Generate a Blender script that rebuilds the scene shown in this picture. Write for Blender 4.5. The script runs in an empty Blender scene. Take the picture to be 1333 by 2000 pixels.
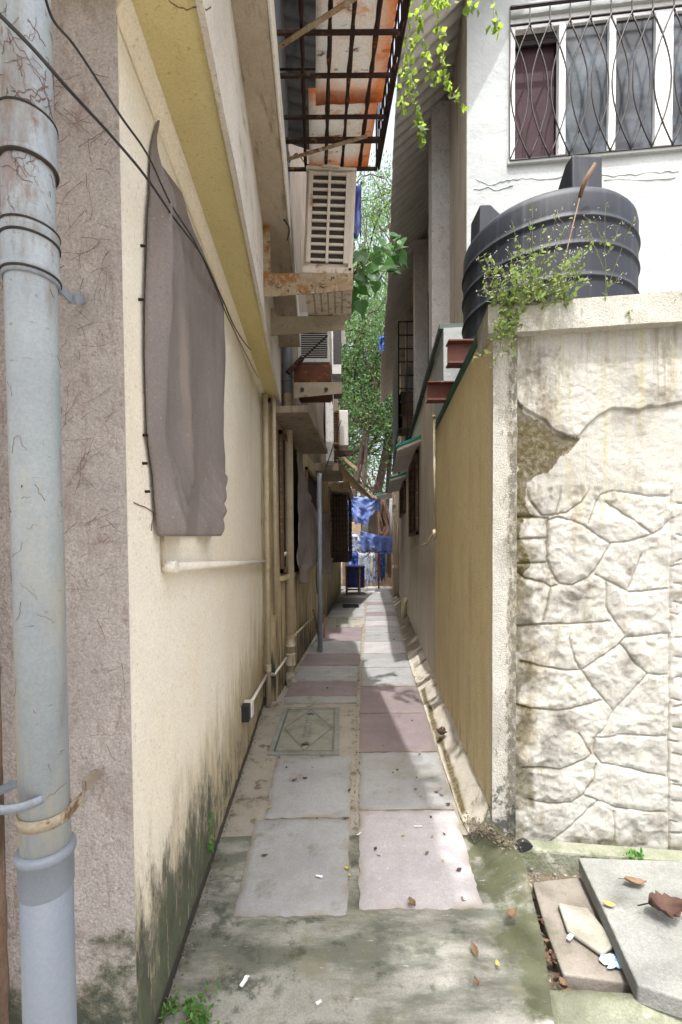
import bpy, bmesh, math, random
import numpy as np
from mathutils import Vector, Matrix, noise as mnoise
random.seed(7); rng = np.random.default_rng(7)
SC = bpy.context.scene; COL = SC.collection
rad = math.radians

# ------------------------------------------------------------------ camera
F = 880.0; PITCH = rad(1.6); ROLL = rad(-0.4); HOR = 1065.0
PPY = HOR + F*math.tan(PITCH)
CAMR = Matrix.Rotation(math.pi/2-PITCH, 3, 'X') @ Matrix.Rotation(ROLL, 3, 'Z')
CAMP = Vector((0, 0, 1.6))
cd = bpy.data.cameras.new('camera'); cam = bpy.data.objects.new('camera', cd); COL.objects.link(cam)
cam.matrix_world = Matrix.Translation(CAMP) @ CAMR.to_4x4()
cd.sensor_fit = 'VERTICAL'; cd.sensor_height = 36.0; cd.lens = F/2000.0*36.0
cd.shift_y = (PPY-1000.0)/2000.0; cd.clip_start = 0.05; cd.clip_end = 600
SC.camera = cam
# ------------------------------------------------------------------ sky, sun, exposure
SUN_EL = rad(70); SUN_AZ = rad(184)     # azimuth of the sun seen from the scene: clockwise from +Y
w = bpy.data.worlds.new("World"); SC.world = w; w.use_nodes = True
nt = w.node_tree; nt.nodes.clear()
wo = nt.nodes.new('ShaderNodeOutputWorld'); bg = nt.nodes.new('ShaderNodeBackground'); sk = nt.nodes.new('ShaderNodeTexSky')
sk.sky_type = 'NISHITA'; sk.sun_disc = False; sk.sun_elevation = SUN_EL; sk.sun_rotation = SUN_AZ
sk.dust_density = 8.0; sk.air_density = 1.0; sk.ozone_density = 0.3
bg.inputs['Strength'].default_value = 0.15
hs = nt.nodes.new('ShaderNodeHueSaturation'); hs.inputs['Saturation'].default_value = .5; hs.inputs['Value'].default_value = 1.2; nt.links.new(sk.outputs[0], hs.inputs['Color']); nt.links.new(hs.outputs[0], bg.inputs[0]); nt.links.new(bg.outputs[0], wo.inputs[0])
sl = bpy.data.lights.new('sun', 'SUN'); sl.energy = 2.0; sl.angle = rad(0.6); sl.color = (1.0, 0.975, 0.94)
so = bpy.data.objects.new('sun', sl); COL.objects.link(so)
sdir = Vector((math.sin(SUN_AZ)*math.cos(SUN_EL), math.cos(SUN_AZ)*math.cos(SUN_EL), math.sin(SUN_EL)))
so.rotation_euler = sdir.to_track_quat('Z', 'Y').to_euler(); so.location = (0, -5, 20)
vs = SC.view_settings; vs.view_transform = 'Standard'; vs.look = 'None'; vs.exposure = 1.5; vs.gamma = 1.0; vs.use_curve_mapping = False
SC.cycles.max_bounces = 10; SC.cycles.diffuse_bounces = 7; SC.cycles.sample_clamp_indirect = 6

# ------------------------------------------------------------------ surveying helpers: where a sight line meets a real plane
def ray(x, y): return CAMR @ Vector(((x-666.5)/F, -(y-PPY)/F, -1.0))
def G(x, y, z=0.0):
    d = ray(x, y); return CAMP + d*((z-CAMP.z)/d.z)
def AT(x, y, Y):
    d = ray(x, y); return CAMP + d*(Y/d.y)
def PL(x, y, pl):                      # side plane X = p + k*Y
    d = ray(x, y); return CAMP + d*(pl[0]/(d.x-pl[1]*d.y))
def FL(x, y, pl):                      # facing plane Y = p + k*X
    d = ray(x, y); return CAMP + d*(pl[0]/(d.y-pl[1]*d.x))
def off(pl, d): return (pl[0]+d, pl[1])
L1 = (-.54, -.055); L2 = (-.985, .0639); R = (.615, .082); RH = (.86, .082)
FW = (2.5, -.13)                       # face of the stone clad wall
def X(pl, y): return pl[0]+pl[1]*y

# ------------------------------------------------------------------ object helpers
def tag(o, label=None, cat=None, group=None, kind=None):
    if label: o['label'] = label
    if cat: o['category'] = cat
    if group: o['group'] = group
    if kind: o['kind'] = kind
    return o
def thing(name, loc, label, cat, group=None):
    o = bpy.data.objects.new(name, None); COL.objects.link(o); o.location = loc; o.empty_display_size = .1
    return tag(o, label, cat, group)
def ROOT(o, base):
    """origin of a one-mesh thing goes to its base"""
    b = Vector(base); o.data.transform(Matrix.Translation(-b)); o.location = b; return o
class MB:
    def __init__(s): s.v = []; s.f = []; s.mi = []; s.sm = []; s.m = 0
    def add(s, vs, fs, smooth=False):
        n = len(s.v); s.v += [tuple(v) for v in vs]
        for f in fs: s.f.append(tuple(i+n for i in f)); s.mi.append(s.m); s.sm.append(smooth)
        return s
    def box(s, lo, hi, M=None, j=0):
        x0, y0, z0 = lo; x1, y1, z1 = hi
        vs = [Vector(p) for p in ((x0,y0,z0),(x1,y0,z0),(x1,y1,z0),(x0,y1,z0),(x0,y0,z1),(x1,y0,z1),(x1,y1,z1),(x0,y1,z1))]
        if j: vs = [v+Vector((random.uniform(-j,j) for _ in range(3))) for v in vs]
        if M: vs = [M@v for v in vs]
        return s.add(vs, [(0,3,2,1),(4,5,6,7),(0,1,5,4),(1,2,6,5),(2,3,7,6),(3,0,4,7)])
    def prism(s, pts, vec):
        vec = Vector(vec); a = [Vector(p) for p in pts]; n = len(a)
        return s.add(a+[p+vec for p in a], [tuple(range(n))[::-1], tuple(range(n, 2*n))]+[(i,(i+1)%n,(i+1)%n+n,i+n) for i in range(n)])
    def quadstrip(s, A, B, smooth=False):
        n = len(A); return s.add(list(A)+list(B), [(i,i+1,i+1+n,i+n) for i in range(n-1)], smooth)
    def tube(s, pts, r, n=10, cap=True):
        P = [Vector(p) for p in pts]; R_ = r if isinstance(r, (list, tuple)) else [r]*len(P)
        vs = []; up = None
        for i, p in enumerate(P):
            t = (P[min(i+1, len(P)-1)]-P[max(i-1, 0)]).normalized()
            if up is None: up = t.orthogonal().normalized()
            else:
                up = (up-t*up.dot(t))
                up = up.normalized() if up.length > 1e-6 else t.orthogonal().normalized()
            b = t.cross(up)
            for k in range(n):
                a = 2*math.pi*k/n; vs.append(p+(up*math.cos(a)+b*math.sin(a))*R_[i])
        fs = [(i*n+k, i*n+(k+1)%n, (i+1)*n+(k+1)%n, (i+1)*n+k) for i in range(len(P)-1) for k in range(n)]
        s.add(vs, fs, True)
        if cap:
            m = len(s.v)-len(vs)
            for base in (0, (len(P)-1)*n): s.f.append(tuple(m+base+k for k in range(n))); s.mi.append(s.m); s.sm.append(False)
        return s
    def bar(s, a, b, w_, h_, up=(0,0,1)):
        a = Vector(a); b = Vector(b); t = (b-a); L = t.length; t.normalize(); up = Vector(up)
        side = t.cross(up)
        if side.length < 1e-5: side = t.orthogonal()
        side.normalize(); u = side.cross(t)
        M = Matrix((( t.x, side.x, u.x, a.x), (t.y, side.y, u.y, a.y), (t.z, side.z, u.z, a.z), (0,0,0,1)))
        return s.box((0,-w_/2,-h_/2), (L,w_/2,h_/2), M)
    def lathe(s, c, prof, n=40):
        vs = [(c[0]+r*math.cos(2*math.pi*k/n), c[1]+r*math.sin(2*math.pi*k/n), c[2]+z) for r, z in prof for k in range(n)]
        return s.add(vs, [(i*n+k, i*n+(k+1)%n, (i+1)*n+(k+1)%n, (i+1)*n+k) for i in range(len(prof)-1) for k in range(n)], True)
    def grid(s, P, smooth=True):           # P[i][j]
        h = len(P); w_ = len(P[0])
        return s.add([p for r in P for p in r], [(i*w_+j, i*w_+j+1, (i+1)*w_+j+1, (i+1)*w_+j) for i in range(h-1) for j in range(w_-1)], smooth)
    def build(s, name, mat, parent=None, bevel=0, base=None, thick=0, recalc=True):
        me = bpy.data.meshes.new(name); me.from_pydata(s.v, [], s.f)
        for m in (mat if isinstance(mat, (list, tuple)) else [mat]): me.materials.append(m)
        me.polygons.foreach_set('material_index', s.mi); me.polygons.foreach_set('use_smooth', s.sm)
        if recalc:
            b = bmesh.new(); b.from_mesh(me); bmesh.ops.recalc_face_normals(b, faces=b.faces); b.to_mesh(me); b.free()
        me.update(); o = bpy.data.objects.new(name, me); COL.objects.link(o)
        if base is not None: ROOT(o, base)
        if parent is not None:
            o.parent = parent
            o.matrix_parent_inverse = WM(parent).inverted()
        if bevel:
            m = o.modifiers.new('bevel', 'BEVEL'); m.width = bevel; m.segments = 2; m.limit_method = 'ANGLE'; m.angle_limit = rad(40)
        if thick:
            m = o.modifiers.new('solid', 'SOLIDIFY'); m.thickness = thick; m.offset = 0
        return o
def WM(o):
    m = Matrix.Translation(o.location) @ o.rotation_euler.to_matrix().to_4x4()
    return WM(o.parent) @ o.matrix_parent_inverse @ m if o.parent else m
def fbm(x, y, z=0, s=1.0, o=3):
    return mnoise.fractal(Vector((x*s, y*s, z*s)), 1.0, 2.0, o)

# ------------------------------------------------------------------ materials
def newmat(name):
    m = bpy.data.materials.new(name); m.use_nodes = True; n = m.node_tree; n.nodes.clear()
    out = n.nodes.new('ShaderNodeOutputMaterial'); b = n.nodes.new('ShaderNodeBsdfPrincipled'); n.links.new(b.outputs[0], out.inputs[0])
    return m, n, b, out
def rgb(c): return (c[0], c[1], c[2], 1)
def nz(n, coord, scale, detail=5, rough=.6, vec=None, dist=0):
    t = n.nodes.new('ShaderNodeTexNoise'); t.inputs['Scale'].default_value = scale; t.inputs['Detail'].default_value = detail; t.inputs['Roughness'].default_value = rough
    t.inputs['Distortion'].default_value = dist
    if vec:
        mp = n.nodes.new('ShaderNodeMapping'); mp.inputs['Scale'].default_value = vec; n.links.new(coord, mp.inputs[0]); n.links.new(mp.outputs[0], t.inputs[0])
    else: n.links.new(coord, t.inputs[0])
    return t.outputs['Fac']
def mr(n, v, a, b, c=0, d=1, smooth=True):
    m = n.nodes.new('ShaderNodeMapRange'); m.interpolation_type = 'SMOOTHSTEP' if smooth else 'LINEAR'
    n.links.new(v, m.inputs[0])
    for i, q in zip((1,2,3,4), (a,b,c,d)): m.inputs[i].default_value = q
    return m.outputs[0]
def ma(n, op, a, b):
    m = n.nodes.new('ShaderNodeMath'); m.operation = op
    for i, q in enumerate((a, b)):
        if isinstance(q, (int, float)): m.inputs[i].default_value = q
        else: n.links.new(q, m.inputs[i])
    return m.outputs[0]
def mix(n, f, a, b, mode='MIX'):
    m = n.nodes.new('ShaderNodeMix'); m.data_type = 'RGBA'; m.blend_type = mode
    if isinstance(f, (int, float)): m.inputs[0].default_value = f
    else: n.links.new(f, m.inputs[0])
    for i, q in ((6, a), (7, b)):
        if isinstance(q, (tuple, list)): m.inputs[i].default_value = rgb(q)
        else: n.links.new(q, m.inputs[i])
    return m.outputs[2]
def surf(name, c1, c2=None, rough=.85, ns=2.5, stains=(), bumps=((60, .4, .004),), metal=0, spec=.3, obj=False, attr=None, transl=0, vary=.5, trans_col=None):
    """stains: dict(col, s=scale, v=(x,y,z) stretch, t=(t0,t1), g=[(axis,a,b,va,vb),...], a=strength)"""
    m, n, b, out = newmat(name)
    if obj: co = n.nodes.new('ShaderNodeTexCoord').outputs['Object']
    else: co = n.nodes.new('ShaderNodeNewGeometry').outputs['Position']
    sp = n.nodes.new('ShaderNodeSeparateXYZ'); n.links.new(co, sp.inputs[0]); AX = {'x': sp.outputs[0], 'y': sp.outputs[1], 'z': sp.outputs[2]}
    c2 = c2 or tuple(q*.8 for q in c1)
    col = mix(n, mr(n, nz(n, co, ns, 6, .65), .35, .7), c1, c2)
    col = mix(n, mr(n, nz(n, co, ns*9, 5, .7), .3, .7, 0, vary*.35), col, tuple(q*.5 for q in c1))
    col = mix(n, mr(n, nz(n, co, 130 if not obj else 400, 3, .8), .36, .64, 0, vary*.45+.12), col, tuple(q*.45 for q in c1))
    for s in stains:
        v = nz(n, co, s.get('s', 3), s.get('d', 6), s.get('r', .7), s.get('v'), s.get('dist', 0))
        for (ax, a, bb, va, vb) in s.get('g', ()): v = ma(n, 'ADD', v, mr(n, AX[ax], a, bb, va, vb))
        f = mr(n, v, *s['t'])
        if s.get('a', 1) != 1: f = ma(n, 'MULTIPLY', f, s['a'])
        col = mix(n, f, col, s['col'])
    if attr:
        for (an, c) in attr:
            at = n.nodes.new('ShaderNodeAttribute'); at.attribute_name = an
            f = ma(n, 'MULTIPLY', at.outputs['Fac'], mr(n, nz(n, co, 30, 5, .8), .3, .6, .62, 1)); col = mix(n, f, col, c)
    n.links.new(col, b.inputs['Base Color']); b.inputs['Roughness'].default_value = rough; b.inputs['Metallic'].default_value = metal
    b.inputs['Specular IOR Level'].default_value = spec
    prev = None
    for (sc, st, di) in bumps:
        bp = n.nodes.new('ShaderNodeBump'); bp.inputs['Strength'].default_value = st; bp.inputs['Distance'].default_value = di
        n.links.new(nz(n, co, sc, 5, .65), bp.inputs['Height'])
        if prev: n.links.new(prev, bp.inputs['Normal'])
        prev = bp.outputs[0]
    if prev: n.links.new(prev, b.inputs['Normal'])
    if transl:
        tr = n.nodes.new('ShaderNodeBsdfTranslucent'); mx = n.nodes.new('ShaderNodeMixShader'); mx.inputs[0].default_value = transl
        if trans_col: tr.inputs[0].default_value = rgb(trans_col)
        else: n.links.new(col, tr.inputs[0])
        n.links.new(b.outputs[0], mx.inputs[1]); n.links.new(tr.outputs[0], mx.inputs[2]); n.links.new(mx.outputs[0], out.inputs[0])
    return m
ST = (9, 9, .55)       # stretch for rain streaks
BLK = (.035, .04, .035); MOSS = (.07, .085, .03); OCH = (.16, .11, .025); GRIME = (.13, .105, .07); RUST = (.16, .05, .012); RUSTD = (.05, .022, .012)
M = {}
M['cream'] = surf('cream_plaster', (.88, .83, .71), (.85, .775, .62), ns=1.3, vary=.35, bumps=((9, .3, .02), (70, .8, .007)), stains=[dict(col=(.5, .41, .28), s=55, d=3, t=(.60, .68), a=.55), dict(col=(.33, .25, .16), s=24, v=(1, 1, .6), t=(.66, .72), a=.6), 
    dict(col=(.50, .39, .22), s=1.4, v=(5, 5, .6), t=(.54, .86), g=[('z', .3, 1.3, .16, -.06), ('y', 1.5, 5, -.05, .16)], a=.6),
    dict(col=(.33, .27, .16), s=3.0, v=(3, 3, .9), t=(.46, .95), r=.75, g=[('z', .1, 1.3, .38, -.26), ('y', 1.5, 4, -.02, .12)], a=.85),
    dict(col=(.045, .05, .036), s=3.4, v=(2.2, 2.2, .9), t=(.49, .72), r=.82, g=[('z', .15, .95, .22, -.25), ('y', 1.7, 2.7, .06, -.16)], a=.93),
    dict(col=(.10, .12, .07), s=7, v=(2, 2, .8), t=(.50, .66), r=.8, g=[('z', .1, .9, .08, -.3), ('y', 1.7, 3.2, .04, -.1)], a=.7),
    dict(col=(.42, .37, .25), s=9, v=(5, 5, .7), t=(.61, .68), g=[('z', .2, 1.0, .02, -.2)], a=.75),
    dict(col=(.04, .035, .03), s=9, t=(.5, .6), g=[('z', .02, .09, .3, -.3)], a=.9),
    dict(col=(.1, .07, .05), s=40, t=(.72, .78), g=[('z', 2.6, 3.0, 0, .02)], a=.8)])
M['soffit'] = surf('ochre_soffit', (.66, .575, .30), (.60, .505, .235), ns=1.2, vary=.3, bumps=((14, .3, .01), (90, .6, .005)), stains=[dict(col=(.36, .28, .11), s=55, d=3, t=(.60, .68), a=.55), dict(col=(.3, .2, .07), s=24, v=(1, 1, .6), t=(.66, .72), a=.6), 
    dict(col=(.6, .52, .3), s=2.0, v=(6, 1, 1), t=(.52, .7), a=.5), dict(col=(.12, .07, .03), s=22, t=(.71, .76), g=[('y', 2, 3.5, -.02, .04)], a=.85),
    dict(col=(.25, .16, .05), s=5, v=(4, 1, 1), t=(.6, .75), a=.4)])
M['fascia'] = surf('weathered_white', (.72, .68, .61), (.60, .555, .49), ns=3, bumps=((90, .7, .006), (8, .2, .01)), stains=[dict(col=(.3, .26, .2), s=55, d=3, t=(.60, .68), a=.55), dict(col=(.2, .15, .11), s=24, v=(1, 1, .6), t=(.66, .72), a=.6), 
    dict(col=(.15, .11, .08), s=3, v=(5, 1.2, 3), t=(.56, .72), a=.6), dict(col=(.08, .06, .05), s=30, t=(.66, .74), a=.7)])
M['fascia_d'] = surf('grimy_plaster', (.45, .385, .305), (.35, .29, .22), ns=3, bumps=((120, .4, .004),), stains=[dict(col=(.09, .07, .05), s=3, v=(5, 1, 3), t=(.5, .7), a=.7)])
M['strip'] = surf('pinkish_rough_render', (.66, .605, .565), (.54, .49, .46), ns=5, vary=1, bumps=((45, 1, .014), (150, .9, .007), (8, .4, .02)), stains=[dict(col=(.26, .19, .17), s=55, d=3, t=(.60, .68), a=.55), dict(col=(.22, .14, .12), s=24, v=(1, 1, .6), t=(.66, .72), a=.6), 
    dict(col=(.28, .2, .17), s=7, v=(3, 3, 1), t=(.52, .7), a=.6),
    dict(col=(.17, .17, .10), s=5, t=(.50, .68), g=[('z', .1, .85, .28, -.24)], a=.8), dict(col=(.065, .08, .06), s=5, t=(.50, .66), r=.8, g=[('z', .1, .85, .17, -.22)], a=.88), dict(col=(.42, .38, .3), s=15, t=(.56, .66), g=[('z', .1, .8, .02, -.3)], a=.6),
    dict(col=(.05, .03, .025), s=33, t=(.69, .72), a=.8)])
M['brown'] = surf('brown_weathered_wall', (.26, .17, .11), (.36, .26, .19), ns=6, bumps=((50, .8, .01),), stains=[dict(col=(.07, .045, .03), s=3, v=(4, 4, .6), t=(.48, .65), a=.8)])
M['stone'] = surf('white_painted_stone', (.475, .47, .435), (.40, .395, .36), ns=4, vary=.4, bumps=((160, .55, .006), (26, .3, .008)), attr=[('groove', (.20, .17, .11)), ('moss', (.065, .052, .014)), ('dark', (.10, .085, .065))], stains=[
    dict(col=(.36, .34, .17), s=1.6, v=(10, 10, .45), t=(.53, .70), g=[('z', 1.5, 1.8, -.2, .02)], a=.75), dict(col=(.4, .36, .25), s=9, t=(.6, .75), a=.55), dict(col=(.36, .33, .26), s=50, t=(.56, .68), a=.5), dict(col=(.25, .215, .14), s=3, v=(3, 3, .8), t=(.52, .70), g=[('x', .95, 1.5, .05, -.04)], a=.65), dict(col=(.2, .18, .14), s=11, v=(1.5, 1.5, .8), t=(.5, .66), g=[('x', .93, 1.3, .05, -.12)], a=.7), dict(col=(.10, .08, .07), s=17, v=(1, 1, .55), t=(.70, .73), a=.8), dict(col=(.2, .17, .12), s=1.4, v=(11, 11, .6), t=(.62, .76), g=[('z', 2.1, 2.7, 0, .1)], a=.7)])
M['pier'] = surf('white_roughcast', (.60, .59, .535), (.50, .48, .42), ns=5, vary=.9, bumps=((130, 1.0, .009), (30, .3, .01)), stains=[
    dict(col=(.25, .23, .18), s=7, v=(2, 2, .6), t=(.45, .62), g=[('x', .84, .90, -.2, .12)], a=.8), dict(col=(.13, .12, .095), s=22, v=(2, 2, 1), t=(.48, .6), g=[('x', .83, .91, -.25, .06), ('z', .2, 1.2, .05, 0)], a=.85), dict(col=(.1, .09, .075), s=9, v=(2.5, 2.5, .7), t=(.6, .72), g=[('z', 2.66, 2.8, 0, .05)], a=.8),
    dict(col=(.2, .17, .06), s=6, v=(5, 5, 1), t=(.62, .74), g=[('x', .85, .92, -.1, .06)], a=.6),
    dict(col=BLK, s=16, t=(.58, .7), g=[('z', .1, .55, .16, -.15)], a=.85)])
M['coping'] = surf('stained_white_coping', (.60, .59, .53), (.50, .48, .41), ns=5, vary=.9, bumps=((130, 1.0, .009), (30, .3, .01)), stains=[
    dict(col=(.30, .29, .16), s=3, v=(4, 4, .8), t=(.52, .72), a=.7), dict(col=(.13, .11, .08), s=3.3, v=(6, 6, .5), t=(.60, .72), a=.85), dict(col=(.10, .08, .07), s=19, v=(1, 1, .5), t=(.68, .72), a=.8), dict(col=(.16, .13, .09), s=2, t=(.5, .7), g=[('x', .9, 1.25, .12, -.1)], a=.7)])
M['ywall'] = surf('ochre_side_wall', (.86, .73, .44), (.80, .65, .36), ns=1.8, vary=.5, bumps=((110, 1, .009), (20, .4, .012)), stains=[
    dict(col=(.3, .21, .09), s=55, d=3, t=(.60, .68), a=.55), dict(col=(.25, .17, .07), s=24, v=(1, 1, .6), t=(.66, .72), a=.6), dict(col=(.40, .28, .12), s=1.3, v=(4, 4, .5), t=(.48, .78), a=.5), dict(col=(.17, .12, .05), s=2.0, v=(7, 7, .5), t=(.60, .82), g=[('z', .1, .5, .1, 0)], a=.7),
    dict(col=(.7, .62, .45), s=70, t=(.66, .72), g=[('y', 2.4, 2.75, .05, -.12)], a=.8)])
M['green'] = surf('green_paint', (.02, .10, .075), (.03, .07, .05), rough=.6, stains=[dict(col=(.12, .11, .09), s=9, t=(.62, .72), a=.7)])
M['ledge'] = surf('dull_green_ledge', (.09, .13, .115), (.14, .14, .12), ns=6, stains=[dict(col=(.22, .2, .16), s=9, t=(.55, .66), a=.8)])
M['teal'] = surf('teal_paint', (.02, .34, .28), (.03, .24, .19), rough=.6, stains=[dict(col=(.12, .11, .09), s=9, t=(.62, .72), a=.6)])
M['house'] = surf('white_house_paint', (.40, .425, .43), (.36, .385, .39), ns=2, vary=.15, bumps=((6, .45, .03), (60, .25, .004)), stains=[dict(col=(.30, .30, .28), s=2.0, v=(1, 1, .6), t=(.55, .8), a=.45), dict(col=(.25, .24, .21), s=1.6, v=(7, 7, .4), t=(.6, .8), a=.4), dict(col=(.15, .13, .1), s=24, t=(.745, .77), a=.7)])
M['hside'] = surf('brown_side_render', (.60, .53, .43), (.50, .43, .34), ns=3, bumps=((90, .6, .005),), stains=[dict(col=(.16, .12, .08), s=1.5, v=(7, 7, .5), t=(.5, .72), a=.7)])
M['column'] = surf('pale_pebbled_render', (.70, .675, .665), (.56, .53, .51), ns=9, vary=1, bumps=((60, 1, .01),), stains=[dict(col=(.2, .17, .15), s=28, t=(.55, .68), a=.7)])
M['rwall'] = surf('far_cream_wall', (.70, .63, .52), (.60, .54, .44), ns=2, bumps=((90, .5, .004),), stains=[dict(col=(.2, .16, .11), s=1.4, v=(7, 7, .5), t=(.5, .75), a=.7)])
M['lwall2'] = surf('yellow_grimy_wall', (.60, .50, .31), (.48, .39, .23), ns=2, bumps=((80, .5, .005),), stains=[
    dict(col=(.13, .11, .06), s=1.5, v=(7, 7, .6), t=(.5, .7), g=[('z', .2, 1.3, .14, 0)], a=.8), dict(col=BLK, s=1.8, v=(6, 6, .8), t=(.58, .7), g=[('z', 0, 1.0, .16, -.15)], a=.9)])
M['upwall'] = surf('brown_streaked_wall', (.33, .27, .21), (.24, .19, .15), ns=2, bumps=((80, .5, .005),), stains=[dict(col=(.06, .05, .04), s=1.5, v=(7, 7, .6), t=(.5, .7), a=.7)])  # brown wall colour with dark upright streaks
M['slabg'] = surf('grey_flagstone', (.33, .335, .34), (.26, .265, .27), ns=3, vary=.5, rough=.7, bumps=((16, .35, .01), (110, .35, .003)), stains=[dict(col=(.13, .11, .08), s=4, t=(.53, .72), a=.65), dict(col=(.5, .48, .45), s=24, t=(.62, .72), a=.4), dict(col=(.19, .18, .12), s=1.8, t=(.5, .72), a=.6)], attr=[('edge', (.20, .17, .12))])
M['slabp'] = surf('purple_flagstone', (.245, .20, .21), (.19, .16, .168), ns=3, vary=.5, rough=.7, bumps=((16, .35, .01), (110, .35, .003)), stains=[dict(col=(.35, .29, .29), s=6, t=(.6, .74), a=.5), dict(col=(.15, .13, .10), s=2.5, t=(.5, .72), a=.65)], attr=[('edge', (.18, .15, .11))])
M['slabw'] = surf('pinkish_white_flagstone', (.42, .405, .415), (.34, .325, .335), ns=4, vary=.5, rough=.75, bumps=((16, .35, .01), (110, .35, .003)), stains=[dict(col=(.38, .31, .32), s=3, t=(.52, .7), a=.55), dict(col=(.62, .60, .6), s=15, t=(.6, .72), a=.5), dict(col=(.2, .17, .14), s=3, t=(.58, .76), a=.6)], attr=[('edge', (.2, .17, .12))])
M['mortar'] = surf('path_mortar', (.34, .315, .265), (.26, .24, .195), ns=4, bumps=((80, .6, .006), (12, .4, .015)), stains=[dict(col=(.09, .075, .045), s=8, t=(.55, .66), a=.8), dict(col=(.14, .15, .05), s=5, t=(.6, .7), a=.7)])
M['apron'] = surf('mossy_concrete', (.33, .325, .29), (.25, .25, .22), ns=2.2, vary=.7, bumps=((70, .6, .006), (7, .4, .02)), stains=[
    dict(col=(.085, .09, .07), s=1.8, v=(1, 3, 1), t=(.44, .64), g=[('y', 1.3, 1.75, -.06, .06)], a=.8), dict(col=(.14, .135, .08), s=4, t=(.5, .66), a=.6), dict(col=(.045, .05, .04), s=3.2, t=(.54, .68), a=.75), dict(col=(.045, .055, .04), s=7, t=(.56, .68), g=[('x', -.5, .3, .04, 0)], a=.8), dict(col=(.065, .07, .035), s=6, t=(.48, .64), g=[('x', .5, .75, -.12, .16)], a=.85),
    dict(col=(.7, .69, .62), s=1.6, t=(.5, .62), g=[('y', 1.35, 1.62, .1, -.4), ('x', .0, .4, -.3, .06)], a=.85), dict(col=(.6, .58, .5), s=14, v=(1, 6, 1), t=(.64, .7), a=.5)])
M['berm'] = surf('gutter_mortar', (.55, .515, .445), (.45, .41, .345), ns=3, attr=[('wet', (.10, .075, .025))], bumps=((90, .6, .006), (14, .5, .015)), stains=[
    dict(col=(.13, .095, .03), s=5, t=(.56, .66), a=.75), dict(col=(.12, .10, .07), s=1.8, t=(.5, .62), g=[('y', 5, 7, -.3, .12)], a=.85), dict(col=(.05, .055, .03), s=9, t=(.5, .62), g=[('y', 2.3, 2.75, .2, -.35)], a=.9)])
M['slabc'] = surf('grey_concrete_cover', (.27, .275, .26), (.20, .21, .195), ns=5, vary=.9, bumps=((50, .7, .007), (10, .5, .01)), stains=[dict(col=(.14, .15, .11), s=4, t=(.52, .68), a=.7), dict(col=(.62, .61, .57), s=12, t=(.62, .72), a=.5)])
M['slabd'] = surf('brown_stained_slab', (.25, .225, .195), (.18, .16, .135), ns=5, bumps=((50, .6, .007),), stains=[dict(col=(.11, .12, .07), s=5, t=(.5, .66), a=.7)])
M['earth'] = surf('dirt_ground', (.30, .27, .23), (.22, .20, .165), ns=1.5, bumps=((30, .7, .02),), stains=[dict(col=(.4, .37, .32), s=3, t=(.5, .7), a=.6)])
M['debris'] = surf('leaf_litter', (.20, .165, .12), (.09, .075, .055), ns=20, bumps=((60, 1, .015),), stains=[dict(col=(.5, .46, .38), s=45, t=(.58, .64), a=.9)])
M['kerb'] = surf('mossy_kerb', (.27, .28, .215), (.18, .195, .13), ns=4, bumps=((60, .7, .01), (12, .5, .02)), stains=[dict(col=(.50, .48, .42), s=9, t=(.58, .7), a=.7), dict(col=(.08, .1, .03), s=6, t=(.5, .66), a=.6)])
M['tile'] = surf('broken_white_tile', (.36, .35, .30), (.27, .265, .22), ns=7, rough=.5, bumps=((70, .3, .003),))
M['pvc'] = surf('blue_grey_pvc', (.38, .435, .475), (.32, .37, .415), ns=5, rough=.42, spec=.5, vary=.25, bumps=((25, .08, .004),), stains=[
    dict(col=(.50, .47, .36), s=2.5, v=(3, 3, .6), t=(.5, .7), g=[('z', .8, 1.4, .1, 0)], a=.6), dict(col=(.20, .12, .09), s=14, v=(1, 1, .35), t=(.57, .67), g=[('z', 1.9, 2.4, -.08, .05)], a=.7), dict(col=(.12, .12, .12), s=26, v=(1, 1, 3), t=(.64, .7), a=.6), dict(col=(.20, .16, .13), s=5, v=(3, 3, .7), t=(.52, .7), g=[('z', 1.8, 2.5, -.02, .06)], a=.6), dict(col=(.46, .43, .33), s=2, v=(9, 9, .4), t=(.5, .66), g=[('x', -.69, -.64, .12, -.12)], a=.7), dict(col=(.2, .11, .08), s=42, v=(1, 1, .5), t=(.64, .68), g=[('z', 1.6, 2.4, -.05, .04)], a=.7)])
M['creamw'] = surf('pale_cream_pipe', (.80, .76, .68), (.7, .65, .55), ns=6, rough=.5, bumps=((60, .2, .002),))
M['pvcn'] = surf('clean_grey_pvc', (.20, .225, .262), (.18, .205, .24), ns=3, rough=.4, spec=.5, vary=.12, bumps=((25, .05, .003),))
M['cpipe'] = surf('cream_painted_pipe', (.56, .49, .36), (.46, .39, .27), ns=6, rough=.6, bumps=((60, .3, .003),), stains=[dict(col=(.12, .07, .03), s=7, v=(2, 2, .4), t=(.6, .68), a=.8), dict(col=(.16, .12, .07), s=2, v=(6, 6, .5), t=(.5, .7), a=.5)])
M['gpipe'] = surf('grey_blue_pipe', (.30, .34, .40), (.24, .27, .31), ns=5, rough=.5, bumps=((60, .2, .003),), stains=[dict(col=(.15, .1, .06), s=7, v=(2, 2, .5), t=(.6, .7), a=.7)])
M['wpipe'] = surf('white_conduit', (.75, .74, .70), (.66, .64, .58), ns=6, rough=.45, bumps=((60, .1, .002),))
M['rust'] = surf('rusty_paint', (.42, .35, .24), (.30, .19, .09), ns=14, rough=.75, vary=1, bumps=((60, .8, .006), (15, .4, .01)), stains=[dict(col=(.24, .10, .025), s=12, t=(.5, .60), a=.9), dict(col=(.07, .035, .018), s=26, t=(.57, .64), a=.9), dict(col=(.5, .45, .35), s=11, t=(.62, .67), a=.7)])
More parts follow.
